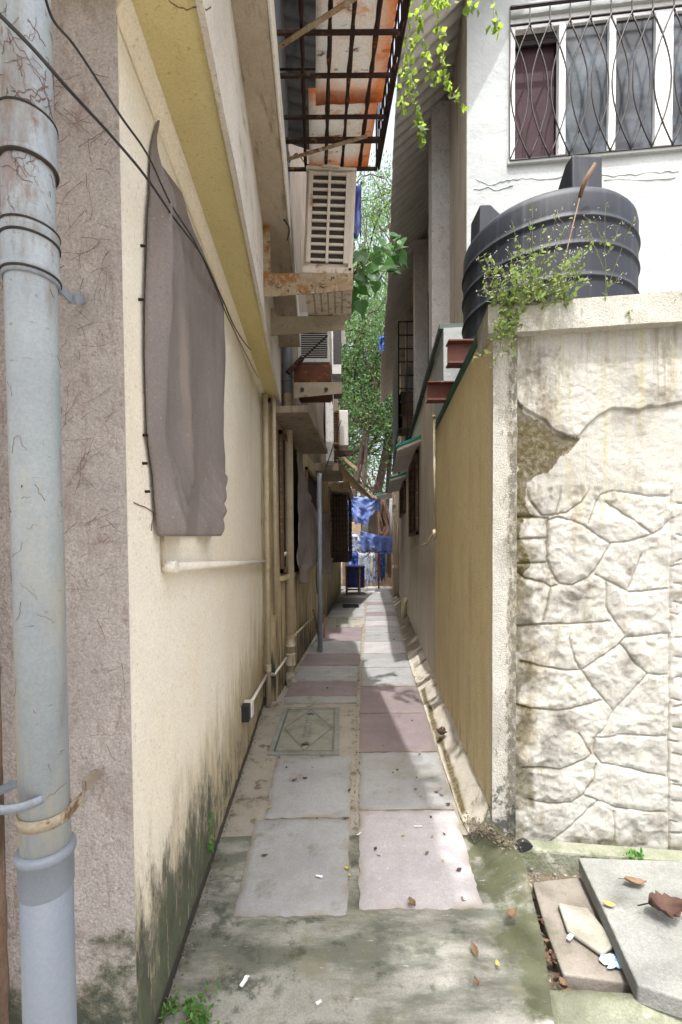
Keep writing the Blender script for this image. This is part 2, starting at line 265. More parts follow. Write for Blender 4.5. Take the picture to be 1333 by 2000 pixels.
M['rustbar'] = surf('flaky_rusty_iron', (.04, .02, .014), (.025, .016, .012), ns=20, rough=.85, vary=1, bumps=((70, 1, .006),), stains=[dict(col=(.24, .09, .03), s=18, t=(.56, .66), a=.7)])
M['redbeam'] = surf('red_oxide_beam', (.15, .05, .035), (.11, .04, .03), ns=6, rough=.6, bumps=((50, .4, .004),), stains=[dict(col=(.3, .24, .2), s=16, t=(.66, .7), a=.7)])
M['brk'] = surf('painted_bracket', (.36, .31, .23), (.28, .24, .17), ns=9, rough=.7, bumps=((60, .5, .004),), stains=[dict(col=(.11, .05, .02), s=12, t=(.6, .68), a=.9)])
M['ac'] = surf('aged_white_metal', (.60, .55, .48), (.54, .48, .40), ns=6, rough=.5, vary=.4, bumps=((50, .1, .003),), stains=[dict(col=(.26, .13, .04), s=5, v=(3, 3, 1.2), t=(.6, .72), g=[('z', 3.35, 3.48, .1, 0)], a=.8)])
M['acw'] = surf('white_metal', (.62, .61, .58), (.55, .53, .49), ns=6, rough=.5, stains=[dict(col=(.25, .14, .06), s=7, t=(.62, .7), a=.7)])
M['coil'] = surf('dark_coil', (.055, .045, .04), (.03, .026, .024), ns=40, rough=.7, bumps=((150, .8, .004),))
M['sheet'] = surf('rust_stained_white_sheet', (.90, .89, .85), (.86, .83, .76), ns=5, rough=.6, transl=.6, attr=[('edge', (.72, .27, .05))], bumps=((10, .2, .01),), stains=[
    dict(col=(.62, .30, .09), s=2.6, v=(1.2, 3.2, 1), t=(.55, .68), a=.7), dict(col=(.60, .19, .03), s=4, v=(1, 4, 1), t=(.62, .68), a=.8), dict(col=(.14, .045, .015), s=8, v=(1, 2.5, 1), t=(.58, .66), a=.85)])
M['corr'] = surf('grey_cement_sheet', (.62, .61, .59), (.52, .51, .49), ns=4, rough=.85, bumps=((60, .4, .004),), stains=[dict(col=(.28, .26, .24), s=2.5, v=(1, 3, 1), t=(.52, .7), a=.6), dict(col=(.7, .68, .66), s=9, t=(.6, .7), a=.4)])
M['mesh'] = surf('brown_grey_fabric', (.27, .235, .22), (.22, .19, .18), ns=2.5, rough=.75, transl=.15, vary=.3, bumps=((8, .25, .01), (500, .3, .001)), stains=[dict(col=(.17, .12, .09), s=1.5, v=(4, 4, .6), t=(.5, .72), a=.4), dict(col=(.55, .53, .55), s=75, t=(.63, .69), a=.7), dict(col=(.12, .10, .095), s=110, t=(.55, .7), a=.5), dict(col=(.31, .26, .22), s=2, v=(6, 6, .5), t=(.55, .7), a=.6)])
M['cable'] = surf('black_cable', (.045, .043, .045), rough=.5, bumps=())
M['twig'] = surf('dry_creeper_stem', (.20, .12, .10), (.30, .20, .17), ns=20, rough=.9, bumps=())
M['tank'] = surf('black_polythene', (.019, .024, .035), (.015, .019, .028), ns=2.5, rough=.6, spec=.3, vary=.3, bumps=((14, .15, .006),), stains=[dict(col=(.075, .08, .09), s=1.6, v=(10, 10, .5), t=(.50, .76), a=.7), dict(col=(.16, .16, .155), s=22, v=(3, 3, 1), t=(.64, .72), a=.35)])
M['iron'] = surf('black_grille_iron', (.022, .022, .026), (.05, .035, .03), ns=30, rough=.55, bumps=((80, .3, .002),))
M['frame'] = surf('white_window_frame', (.78, .80, .80), (.68, .69, .68), ns=8, rough=.5, stains=[dict(col=(.3, .27, .22), s=18, t=(.62, .7), a=.6)])
M['dark'] = surf('dark_interior', (.03, .026, .022), (.02, .018, .016), rough=.9, bumps=())
M['curtain'] = surf('dark_maroon_curtain', (.035, .014, .020), (.045, .018, .026), ns=3, rough=.8, bumps=((4, .3, .02),))
M['wood'] = surf('weathered_wood', (.18, .12, .075), (.11, .07, .045), ns=8, rough=.85, bumps=((60, .7, .005),), stains=[dict(col=(.32, .24, .15), s=3, v=(1, 8, 8), t=(.52, .68), a=.7)])
M['slat'] = surf('sunbleached_slats', (.48, .38, .24), (.36, .28, .17), ns=8, stains=[dict(col=(.12, .08, .05), s=9, t=(.56, .7), a=.8)])
M['eavedk'] = surf('dark_grey_sheet', (.16, .165, .175), (.11, .115, .12), ns=4, stains=[dict(col=(.05, .05, .05), s=3, t=(.5, .7), a=.7)])
M['deeprust'] = surf('deep_rust', (.14, .05, .025), (.09, .035, .02), ns=12, rough=.85, bumps=((50, .8, .008),), stains=[dict(col=(.35, .28, .2), s=14, t=(.66, .72), a=.8), dict(col=(.3, .11, .03), s=9, t=(.58, .66), a=.8)])
M['bark'] = surf('tree_bark', (.085, .062, .048), (.05, .037, .03), ns=4, rough=.95, bumps=((12, 1, .05),))
M['root'] = surf('brown_aerial_roots', (.12, .07, .048), (.07, .042, .03), ns=6, rough=.95, bumps=((20, 1, .03),))
M['bluet'] = surf('blue_tarpaulin', (.07, .16, .50), (.05, .11, .38), ns=3, rough=.5, transl=.35, bumps=((9, .5, .03),), stains=[dict(col=(.42, .52, .72), s=3.5, t=(.54, .66), a=.7)])
M['bluel'] = surf('pale_blue_tarpaulin', (.30, .42, .80), (.16, .27, .72), ns=3, rough=.5, transl=.4, bumps=((9, .5, .03),), stains=[dict(col=(.55, .62, .78), s=3, t=(.5, .62), a=.7)])
M['navy'] = surf('navy_plastic', (.025, .035, .16), (.02, .03, .12), rough=.45)
M['print'] = surf('printed_blue_white_cloth', (.62, .66, .72), (.5, .56, .68), ns=4, rough=.9, transl=.3, stains=[dict(col=(.05, .10, .30), s=7, t=(.52, .56), a=.95), dict(col=(.04, .05, .07), s=11, t=(.6, .63), a=.9)])
M['whitec'] = surf('white_cloth', (.72, .72, .70), (.6, .6, .6), ns=4, rough=.9, transl=.3)
M['redc'] = surf('faded_red_cloth', (.55, .14, .09), (.45, .2, .15), ns=6, rough=.9, transl=.3)
M['tanc'] = surf('tan_cloth', (.42, .30, .2), (.3, .22, .15), ns=6, rough=.9)
M['black'] = surf('black_plastic', (.03, .03, .032), rough=.5, bumps=())
M['iroman'] = surf('cast_cover', (.28, .28, .24), (.2, .2, .17), ns=8, rough=.7, vary=.7, bumps=((80, .6, .004),), stains=[dict(col=(.13, .15, .08), s=4, t=(.5, .66), a=.6), dict(col=(.30, .2, .13), s=6, t=(.6, .72), a=.6)], attr=[('edge', (.05, .045, .035))])
M['drydk'] = surf('dry_brown_leaf', (.07, .038, .03), (.11, .062, .04), ns=30, rough=.8, bumps=(), obj=True)
M['dryyl'] = surf('yellow_leaf', (.42, .34, .09), (.36, .29, .10), ns=30, rough=.8, bumps=(), obj=True)
M['drytn'] = surf('tan_leaf', (.20, .13, .075), (.15, .095, .055), ns=30, rough=.8, bumps=(), obj=True)
M['paper'] = surf('white_scrap', (.75, .76, .74), (.6, .72, .7), rough=.6, bumps=(), obj=True)
M['wrap'] = surf('light_blue_wrapper', (.25, .5, .72), (.6, .72, .78), ns=40, rough=.35, bumps=((60, .5, .005),), stains=[dict(col=(.75, .8, .8), s=30, t=(.5, .55), a=.8)])
def leafmat(name, c1, c2, tc, tl=.5):
    m, n, b, out = newmat(name); co = n.nodes.new('ShaderNodeNewGeometry').outputs['Position']
    at = n.nodes.new('ShaderNodeAttribute'); at.attribute_name = 'shade'
    col = mix(n, at.outputs['Fac'], c1, c2); n.links.new(col, b.inputs['Base Color']); b.inputs['Roughness'].default_value = .5; b.inputs['Specular IOR Level'].default_value = .4
    tr = n.nodes.new('ShaderNodeBsdfTranslucent'); n.links.new(mix(n, at.outputs['Fac'], tc, tuple(q*1.35 for q in tc)), tr.inputs[0])
    mx = n.nodes.new('ShaderNodeMixShader'); mx.inputs[0].default_value = tl
    n.links.new(b.outputs[0], mx.inputs[1]); n.links.new(tr.outputs[0], mx.inputs[2]); n.links.new(mx.outputs[0], out.inputs[0]); return m
M['leafT'] = leafmat('tree_leaf', (.045, .095, .042), (.11, .18, .075), (.14, .26, .075), .42)
M['leafV'] = leafmat('vine_leaf', (.10, .17, .03), (.17, .24, .05), (.30, .42, .06), .55)
M['leafP'] = leafmat('peepal_leaf', (.03, .10, .025), (.06, .15, .035), (.10, .28, .04), .45)
M['leafW'] = leafmat('weed_leaf', (.14, .21, .06), (.26, .33, .13), (.20, .30, .06), .4)
M['stem'] = surf('green_stem', (.17, .19, .08), (.22, .17, .09), ns=10, rough=.8, bumps=())
def glass(name, tint, rough=.12):
    m, n, b, out = newmat(name); co = n.nodes.new('ShaderNodeNewGeometry').outputs['Position']
    c = mix(n, mr(n, nz(n, co, 1.7, 4, .6, (1.2, 1, 1.6)), .42, .62), tint, tuple(min(1, q*3.0+.03) for q in tint))
    n.links.new(c, b.inputs['Base Color']); b.inputs['Roughness'].default_value = .2; b.inputs['Specular IOR Level'].default_value = .35
    return m
M['glass'] = glass('frosted_dark_glass', (.016, .023, .030))
M['glass2'] = glass('sooty_glass', (.012, .016, .021))
# ================================================================== THE GROUND
m = MB(); n = 60
m.grid([[(-60+120*i/n, -40+120*j/n, -.14) for i in range(n+1)] for j in range(n+1)], False)
g = m.build('ground', M['earth'], recalc=False); tag(g, 'dirt ground around the alley, reaching out to the horizon', 'ground', kind='structure')
def relief(poly_rows, z, amp, s, name, mat, nx=40, thick=.14, label=None, wet=None):
    """a strip given as rows (y, x0, x1): bumpy top sheet with sides going down"""
    P = []
    ys = [r[0] for r in poly_rows]; N = max(8, int((ys[-1]-ys[0])/.03)); N = min(N, 480)
    for i in range(N+1):
        y = ys[0]+(ys[-1]-ys[0])*i/N
        x0 = np.interp(y, ys, [r[1] for r in poly_rows]); x1 = np.interp(y, ys, [r[2] for r in poly_rows])
        row = []
        for j in range(nx+1):
            x = x0+(x1-x0)*j/nx; zz = z(x, y, j/nx) if callable(z) else z
            row.append((x, y, zz+amp*fbm(x, y, 0, s, 4)))
        P.append(row)
    q = MB(); q.grid(P)
    edge = [P[0][j] for j in range(nx+1)]+[r[-1] for r in P[1:]]+[P[-1][j] for j in range(nx-1, -1, -1)]+[r[0] for r in P[-2:0:-1]]
    edge.append(edge[0]); q.quadstrip(edge, [(a, b, c-thick) for a, b, c in edge])
    o = q.build(name, mat, recalc=False)
    if wet:
        vals = [max(0., min(1., wet(c[0], c[1], (k % (nx+1))/nx))) if k < (N+1)*(nx+1) else 0 for k, c in enumerate(q.v)]
        at = o.data.attributes.new('wet', 'FLOAT', 'POINT'); at.data.foreach_set('value', np.array(vals, dtype=np.float32))
    tag(o, label, 'ground', kind='structure'); return o
# concrete bed of the alley (rows: y, left x, right x), its right edge shelving towards the pier
relief([(.3, -.62, .55), (1.25, -.62, .68), (1.46, -.63, .70), (1.75, -.645, .80), (2.1, -.665, .86), (2.45, -.68, .80)], lambda x, y, t: -.008+.15*max(0, (x-.70)/.16)*max(0, min(1, (y-1.7)/.6)), .006, 5, 'path_apron', M['apron'], label='mossy concrete bed at the mouth of the alley')
relief([(2.45, -.68, .84), (4.5, -.80, 1.0), (4.7, -.70, 1.02), (9, -.42, 1.36), (17, .1, 2.0)], -.012, .005, 6, 'path_bed', M['mortar'], nx=30, label='mortar bed under the flagstones of the alley path')
# mortar fillet running along the foot of the right wall
def bz(x, y, t): return (.004+.15*t**1.4) * (1 if y > 2.5 else max(0, .55+.45*(y-2.3)/.2))
relief([(2.36, .70, .80), (2.6, .69, .84), (4.3, .80, .985), (6.2, .93, 1.14), (8.8, 1.16, 1.35), (16.5, 1.75, 1.98)], bz, .014, 7, 'gutter', M['berm'], nx=44, wet=lambda x, y, t: (1.5*math.exp(-((t-.2-.12*fbm(y, 0, 0, 1.7, 2))/(.11+.06*fbm(y, 2, 0, 4, 2)))**2)*(2.62 < y < 4.9)+max(0, fbm(x*2, y, 3, 2.5, 3)*2-.5)*(y > 5)), thick=.05, label='pale mortar gutter strip along the foot of the right wall')
relief([(16.6, -3, 5), (22, -4, 6)], -.02, .03, 2, 'street', M['earth'], label='bare earth yard at the far end of the alley')
# flagstones
def slab_row(ya, yb, xa0, xa1, xb0, xb1, mi, q):
    g_ = .006; q.m = mi; j = lambda: random.uniform(-.006, .006)
    nn = 27; P = []; sd = random.uniform(0, 90)
    for a in range(nn):
        t = a/(nn-1); y = ya+g_+(yb-ya-2*g_)*t; x0 = xa0+(xb0-xa0)*t+g_; x1 = xa1+(xb1-xa1)*t-g_; row = []
        for b in range(nn):
            u = b/(nn-1); x = x0+(x1-x0)*u; ed = min(u, 1-u)*(x1-x0); ee = min(ed, min(t, 1-t)*(yb-ya)); wx = .010*fbm(x*3+sd, y*3, 0, 5, 3)*(1 if ee < .02 else .2)
            row.append((x+wx, y+.010*fbm(x*3, y*3+sd, 4, 5, 3)*(1 if ee < .02 else .2), .004+.004*fbm(x, y, mi, 4, 3)-(.006 if ee < .004 else 0)))
            EDGE.append(max(0, 1-ee/.035)*(.55+.9*fbm(x, y, sd, 7, 3)))
        P.append(row)
    q.grid(P)
    e = [P[0][b] for b in range(nn)]+[r[-1] for r in P[1:]]+[P[-1][b] for b in range(nn-2, -1, -1)]+[r[0] for r in P[-2:0:-1]]; e.append(e[0])
    q.quadstrip(e, [(a, b, c-.03) for a, b, c in e]); EDGE.extend([.8]*(2*len(e)))
EDGE = []
q = MB()
YR = [G(820, y_)[1] for y_ in (1776, 1581, 1468, 1392, 1340, 1303, 1276, 1252, 1235, 1222)]
cen = lambda y: float(np.interp(y, [1.9, 2.7, 4.26, 5.95, 17], [.05, .082, .15, .245, .98]))
rgt = lambda y: float(np.interp(y, [1.9, 2.68, 4.25, 6.2, 8.8, 17], [.617, .682, .80, .925, 1.15, 1.76]))
lft = lambda y: float(np.interp(y, [1.9, 2.7, 3.4, 4.4, 4.8, 6, 9, 17], [-.482, -.52, -.535, -.60, -.64, -.58, -.39, .08]))
mats = [M['slabg'], M['slabp'], M['slabw']]
while YR[-1] < 16.4: YR.append(YR[-1]+.62)
rc = [2, 0, 1, 1, 0, 0, 2, 0, 0, 2]
for i in range(len(YR)-1):
    a, b = YR[i], YR[i+1]; c = rc[i] if i < len(rc) else random.choice([0, 0, 0, 1])
    slab_row(a, b, cen(a)+.012, rgt(a), cen(b)+.012, rgt(b), c, q)
YLf = [G(600, y_)[1] for y_ in (1790, 1597, 1477)]
slab_row(YLf[0], YLf[1], lft(YLf[0]), cen(YLf[0])-.03, lft(YLf[1]), cen(YLf[1])-.03, 0, q)
slab_row(YLf[1], YLf[2], lft(YLf[1])+.05, cen(YLf[1])-.03, lft(YLf[2])+.03, cen(YLf[2])-.04, 0, q)
YL = [G(600, y_)[1] for y_ in (1374, 1360, 1331, 1300, 1277, 1252, 1243, 1225)]
lc = [0, 1, 0, 1, 0, 1, 1, 0]
while YL[-1] < 16.2: YL.append(YL[-1]+.6)
for i in range(len(YL)-1):
    a, b = YL[i], YL[i+1]
    if 8.7 < a < 9.9: continue
    c = lc[i] if i < len(lc) else random.choice([1, 0, 0, 1])
    slab_row(a, b, lft(a)+.02, cen(a)-.012, lft(b)+.02, cen(b)-.012, c, q)
o = q.build('paving', mats, recalc=False); at = o.data.attributes.new('edge', 'FLOAT', 'POINT'); at.data.foreach_set('value', np.clip(np.array(EDGE, dtype=np.float32), 0, 1)); tag(o, 'grey and purple flagstones laid in two columns down the alley', 'paving', kind='structure')
# debris trough between bed and loose slabs
relief([(1.2, .60, 2.2), (2.34, .82, 2.4)], -.11, .02, 12, 'leaf_litter', M['debris'], nx=60, thick=.03, label='leaf litter and dirt in the trough beside the bed')
m = MB(); chips = ['debris']
# ================================================================== LEFT HOUSE (near)
lh = thing('house', (-2.0, 3.0, 0), 'near left house with cream side wall, ochre soffit and pinkish rendered end', 'house')
def slabwall(pl, y0, y1, z0, z1, th, name, mat, parent, nz_=None, amp=.006, sub=.12):
    """plastered wall face slightly uneven, th = thickness away from the alley (sign gives the side)"""
    ny = max(2, int((y1-y0)/sub)); nk = max(2, int((z1-z0)/sub)); P = []
    for a in range(nk+1):
        z = z0+(z1-z0)*a/nk; P.append([(X(pl, y0+(y1-y0)*b/ny)+amp*fbm(y0+(y1-y0)*b/ny, z, 3, 1.3, 3)*(0 < b < ny), y0+(y1-y0)*b/ny, z) for b in range(ny+1)])
    q = MB(); q.grid(P)
    e = [P[0][b] for b in range(ny+1)]+[r[-1] for r in P[1:]]+[P[-1][b] for b in range(ny-1, -1, -1)]+[r[0] for r in P[-2:0:-1]]; e.append(e[0])
    bk = [(a+th, b, c) for a, b, c in e]; q.quadstrip(e, bk)
    q.add([bk[0], bk[ny], bk[ny+nk], bk[2*ny+nk]], [(0, 1, 2, 3)])
    return q.build(name, mat, parent)
slabwall(L1, 1.285, 4.62, -.14, 3.1, -.3, 'side_wall', M['cream'], lh)
m = MB(); xs = X(L1, 1.27)                                   # rendered end face, as thin rough layer on the corner
P = [[(-.97+(xs+.008+.97)*i/14, 1.27+.006*fbm(i*.1, z_*.2, 0, 3)-(0 if i else 0), -.14+3.24*z_/60) for i in range(15)] for z_ in range(61)]
m.grid(P); m.box((-.97, 1.272, -.14), (xs+.003, 1.284, 3.1)); m.build('end_wall', M['strip'], lh)
m = MB(); m.box((-3.2, 1.10, -.14), (-.972, 1.4, 3.1)); m.build('front_wall', M['brown'], lh)
# soffit slab, fascia, second soffit and upper wall (planes parallel to the wall)
SO = (-.275, -.072); F2 = (-.165, -.050)
def slab4(pa, pb, y0, y1, z0, z1, name, mat, parent, bev=.004):
    q = MB(); q.prism([(X(pa, y0), y0, z0), (X(pb, y0), y0, z0), (X(pb, y1), y1, z0), (X(pa, y1), y1, z0)], (0, 0, z1-z0))
    return q.build(name, mat, parent, bevel=bev)
cv = MB(); yy = np.linspace(1.275, 4.62, 60); rc_ = .045
cv.grid([[(X(L1, y_)+.002+rc_*(1-math.cos(a)) , y_, 3.1-.002-rc_*(1-math.sin(a))) for y_ in yy] for a in np.linspace(0, math.pi/2, 9)]); cv.add([(X(L1, 1.275), 1.275, 3.1)]+[(X(L1, 1.275)+.002+rc_*(1-math.cos(a)), 1.275, 3.098-rc_*(1-math.sin(a))) for a in np.linspace(0, math.pi/2, 9)], [tuple(range(10))]); cv.build('cove', M['cream'], lh, recalc=False)
slab4(off(L1, -.28), off(SO, -.02), 1.2, 4.70, 3.10, 3.14, 'soffit', M['soffit'], lh)
m = MB(); m.grid([[(X(SO, y_)+.004*fbm(y_, z_, 0, 3), y_, z_) for y_ in np.linspace(1.2, 4.72, 40)] for z_ in np.linspace(3.085, 3.66, 8)])
m.prism([(X(SO, 1.2)-.02, 1.2, 3.085), (X(SO, 1.2), 1.2, 3.085), (X(SO, 4.72), 4.72, 3.085), (X(SO, 4.72)-.02, 4.72, 3.085)], (0, 0, .575))
m.build('fascia', M['fascia'], lh, recalc=False)
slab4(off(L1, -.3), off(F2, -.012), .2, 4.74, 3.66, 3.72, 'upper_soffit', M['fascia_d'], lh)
slab4(off(F2, -.012), F2, .2, 4.74, 3.655, 3.86, 'upper_fascia', M['fascia'], lh)
slab4(off(L1, -.2), off(F2, -.10), .2, 4.6, 3.72, 6.2, 'upper_wall', M['eavedk'], lh)
m = MB(); m.box((-3.4, -1.7, 3.9), (.06, 1.25, 4.05)); m.box((-3.4, -.3, 4.05), (-.25, 1.2, 6.2)); m.build('unseen_shade_slab', M['fascia_d'], lh, bevel=.01)  # out-of-view slab and block, added to shade the end wall and left path
m = MB(); yy = np.linspace(-.4, 5.3, 180)
for dz in (0,): 
    A = [(-1.6, y_, 6.55+.02*math.sin(y_*42)) for y_ in yy]; B = [(.36-.055*y_, y_, 6.0+.02*math.sin(y_*42)) for y_ in yy]; m.quadstrip(A, B, True)
m.build('eave_sheeting', M['eavedk'], lh, thick=.008, recalc=False)
# dark mortar crack line at foot
# ================================================================== LEFT REAR HOUSE
l2 = thing('house', (-2.0, 9.0, 0), 'grimy yellow rear house on the left with concrete awnings and hanging cloth', 'house')
slabwall(L2, 4.62, 15.2, -.14, 3.05, -.3, 'lower_wall', M['lwall2'], l2, sub=.2)
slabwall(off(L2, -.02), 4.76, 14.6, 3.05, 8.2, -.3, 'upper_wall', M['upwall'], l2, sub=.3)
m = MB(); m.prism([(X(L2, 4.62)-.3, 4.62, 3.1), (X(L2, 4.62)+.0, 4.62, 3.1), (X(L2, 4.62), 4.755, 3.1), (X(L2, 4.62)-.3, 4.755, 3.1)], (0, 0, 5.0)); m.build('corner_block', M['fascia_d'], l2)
def on(pl, y, d, z): return (X(pl, y)+d, y, z)
def chajja(pl, y0, y1, d, z, th, sgn, mats_, parent, drop=.0, name='awning', topm=None):
    q = MB(); q.prism([on(pl, y0, 0, z), on(pl, y0, sgn*d, z-drop), on(pl, y1, sgn*d, z-drop), on(pl, y1, 0, z)], (0, 0, th)); a = q.build(name, mats_, parent, bevel=.006)
    if topm:
        q = MB(); q.prism([on(pl, y0-.015, 0, z+th+.004), on(pl, y0-.015, sgn*(d+.015), z+th-drop+.004), on(pl, y1, sgn*(d+.015), z+th-drop+.004), on(pl, y1, 0, z+th+.004)], (0, 0, .035)); q.build('painted_top', topm, a)
    return a
chajja(L2, 4.55, 6.6, .38, 2.93, .07, 1, M['upwall'], l2)
chajja(L2, 8.2, 9.6, .42, 2.95, .14, 1, M['upwall'], l2)
chajja(L2, 10.8, 13.6, .5, 2.95, .16, 1, M['lwall2'], l2)
for (y0, y1, z0, z1) in ((4.9, 6.3, 1.3, 2.85), (6.9, 8.3, 1.3, 2.8)):
    q = MB(); q.prism([on(L2, y0, .004, z0), on(L2, y0, .012, z0), on(L2, y1, .012, z0), on(L2, y1, .004, z0)], (0, 0, z1-z0)); wo_ = q.build('window', M['dark'], l2)
    q = MB()
    for (a, b, c, d) in ((y0, y0+.05, z0, z1), (y1-.05, y1, z0, z1), (y0, y1, z0, z0+.05), (y0, y1, z1-.05, z1)):
        q.prism([on(L2, a, .013, c), on(L2, a, .045, c), on(L2, b, .045, c), on(L2, b, .013, c)], (0, 0, d-c))
    q.build('frame', M['wood'], wo_)
q = MB(); q.prism([on(L2, 4.9, .0, 1.22), on(L2, 4.9, .06, 1.22), on(L2, 14.5, .06, 1.22), on(L2, 14.5, 0, 1.22)], (0, 0, .05)); q.build('sill_band', M['lwall2'], l2)
# grille box window far down
wb = MB(); y0, y1 = 11.4, 13.2; zb, zt = 1.2, 2.85
for z in np.linspace(zb, zt, 14):
    wb.bar(on(L2, y0, 0, z), on(L2, y0, .46, z), .015, .012); wb.bar(on(L2, y0, .46, z), on(L2, y1, .46, z), .015, .012)
for t in np.linspace(0, .46, 7): wb.bar(on(L2, y0, t, zb), on(L2, y0, t, zt), .014, .014, (0, 1, 0))
for t in np.linspace(y0, y1, 18): wb.bar(on(L2, t, .46, zb), on(L2, t, .46, zt), .014, .014, (0, 1, 0))
wb.prism([on(L2, y0, 0, zb-.03), on(L2, y0, .47, zb-.03), on(L2, y1, .47, zb-.03), on(L2, y1, 0, zb-.03)], (0, 0, .03))
wg = wb.build('window_cage', M['iron'], l2)
q = MB(); q.prism([on(L2, y0+.35, .01, zb), on(L2, y0+.35, .36, zb), on(L2, y1, .36, zb), on(L2, y1, .01, zb)], (0, 0, zt-zb)); q.build('stored_boards', M['wood'], wg)
m = MB(); 
for i in range(7):
    d0 = .02+i*.14; m.bar(on(L2, 8.6, .10+.05*i, 3.62-.08*i), on(L2, 14.0, .25+.13*i, 3.62-.08*i-.1), .10, .022)
m.bar(on(L2, 8.7, 0, 3.70), on(L2, 8.7, .75, 3.05), .05, .06); m.bar(on(L2, 13.5, 0, 3.7), on(L2, 13.5, 1.2, 3.0), .05, .06)
m.build('slatted_awning', M['slat'], l2)
m = MB(); yy = np.linspace(4.4, 15, 200)
m.quadstrip([(-2.8, y_, 8.8+.02*math.sin(y_*42)) for y_ in yy], [(X(L2, y_)+.25, y_, 8.2+.02*math.sin(y_*42)) for y_ in yy], True); m.build('roof', M['corr'], l2, thick=.008, recalc=False)
# pale upper bay with dark grille behind the second AC
m = MB(); Yb = 7.4
def bx(p0, p1, Yv, dep, q):  # box whose near face covers pixels p0..p1 at depth Yv
    a = AT(*p0, Yv); b = AT(*p1, Yv); q.box((min(a.x, b.x), Yv, min(a.z, b.z)), (max(a.x, b.x), Yv+dep, max(a.z, b.z)))
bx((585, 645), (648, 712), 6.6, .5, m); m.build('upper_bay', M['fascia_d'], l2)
m = MB(); bx((648, 640), (652, 790), 7.6, .05, m); bx((636, 770), (652, 900), 7.6, .4, m); bx((648, 712), (667, 730), 7.5, .5, m); m.build('bay_frame', M['column'], l2)
m = MB()
for i in range(7): bx((650+i*2.6, 645), (651.1+i*2.6, 768), 7.7, .02, m)
bx((650, 645), (668, 768), 7.9, .3, m); m.build('bay_grille', M['iron'], l2)
# ================================================================== BOUNDARY WALL (right)
bw = thing('boundary_wall', (1.3, 2.4, 0), 'white boundary wall of painted stone with pier and ochre side wall', 'wall')
def Fy(x): return FW[0]+FW[1]*x
Fp = lambda x, d, z: (x-d*.129, Fy(x)-d*.99, z)     # point on the facing plane, d towards the street
slabwall(R, 2.402, 4.86, -.14, 2.80, .10, 'side_wall', M['ywall'], bw, amp=.004)
# pier
P = MB(); x0, x1 = X(R, 2.39)-.004, .928
xs_ = np.linspace(x0, x1, 10); zs = np.linspace(-.14, 2.69, 90)
P.grid([[(x, Fy(x)+.006*fbm(x, z, 0, 9, 3), z) for x in xs_] for z in zs])
P.prism([(x0, Fy(x0)+.001, -.14), (x1, Fy(x1)+.001, -.14), (x1, Fy(x1)+.2, -.14), (x0+.03, Fy(x0)+.2, -.14), (x0+.03, Fy(x0)+.026, -.14), (x0, Fy(x0)+.022, -.14)], (0, 0, 2.83)); P.build('pier', M['pier'], bw)
# coping
P = MB(); xa = X(R, 2.36)-.035
xs_ = np.linspace(xa, 2.6, 60); zs = np.linspace(2.69, 2.835, 10)
P.grid([[(x-.129*.035, Fy(x)-.035+.006*fbm(x, z, 0, 9, 3), z+.006*fbm(x, 0, 5, 6, 2)*(z > 2.8)) for x in xs_] for z in zs])
P.prism([(xa, Fy(xa)-.034, 2.69), (2.6, Fy(2.6)-.034, 2.69), (2.6, Fy(2.6)+.26, 2.69), (xa+.03, Fy(xa)+.26, 2.69)], (0, 0, .147)); P.build('coping', M['coping'], bw)
slab4(off(R, -.02), off(R, .25), 2.64, 4.88, 2.80, 2.86, 'green_capping', M['green'], bw)
# the stone panel: a relief mesh
def seg_d(px_, pz_, poly):
    d = np.full(px_.shape, 9.)
    for (a, b) in zip(poly[:-1], poly[1:]):
        ax, az = a; bx_, bz_ = b; vx, vz = bx_-ax, bz_-az; t = np.clip(((px_-ax)*vx+(pz_-az)*vz)/(vx*vx+vz*vz+1e-9), 0, 1)
        d = np.minimum(d, np.hypot(px_-ax-t*vx, pz_-az-t*vz))
    return d
def z5(p): return (p[0]/2.942+880, p[1]/2.942+560)
def z6(p): return (p[0]/2.631+880, p[1]/2.631+1240)
def fp(p): q = FL(p[0], p[1], FW); return (q.x, q.z)
GR = [[(810,1355),(890,1190)],[(920,1230),(1180,1415)],[(575,1340),(640,1325),(720,1340),(790,1370),(870,1430),(940,1475),(1060,1460),(1180,1420),(1250,1380),(1310,1330)],
 [(575,1345),(565,1450),(570,1560),(600,1640),(650,1710),(720,1715),(820,1670),(880,1580),(940,1480)],[(400,1450),(480,1445),(565,1440)],[(400,1320),(480,1320),(575,1330)],[(400,1590),(480,1590),(570,1580)],
 [(400,1640),(450,1680),(560,1700),(600,1730),(640,1720)],[(600,1730),(580,1830),(555,1925)],[(860,1655),(1050,1760),(1280,1740)],[(1130,1545),(1090,1640),(1045,1755)],[(920,1700),(930,1850),(1015,2000)],
 [(400,1960),(550,1945),(760,1945),(940,1930)],[(600,1080),(650,1130),(650,1220),(620,1310)],[(600,1080),(700,1100),(800,1110),(820,1160),(780,1230),(690,1295),(620,1310),(540,1310),(480,1230),(455,1150),(500,1070),(545,1060),(590,1080)],[(890,1190),(960,1170),(1060,1180),(1180,1200),(1290,1200)],[(1300,1170),(1300,2000)],[(1305,1610),(1345,1600)],[(1305,1880),(1345,1890)]]
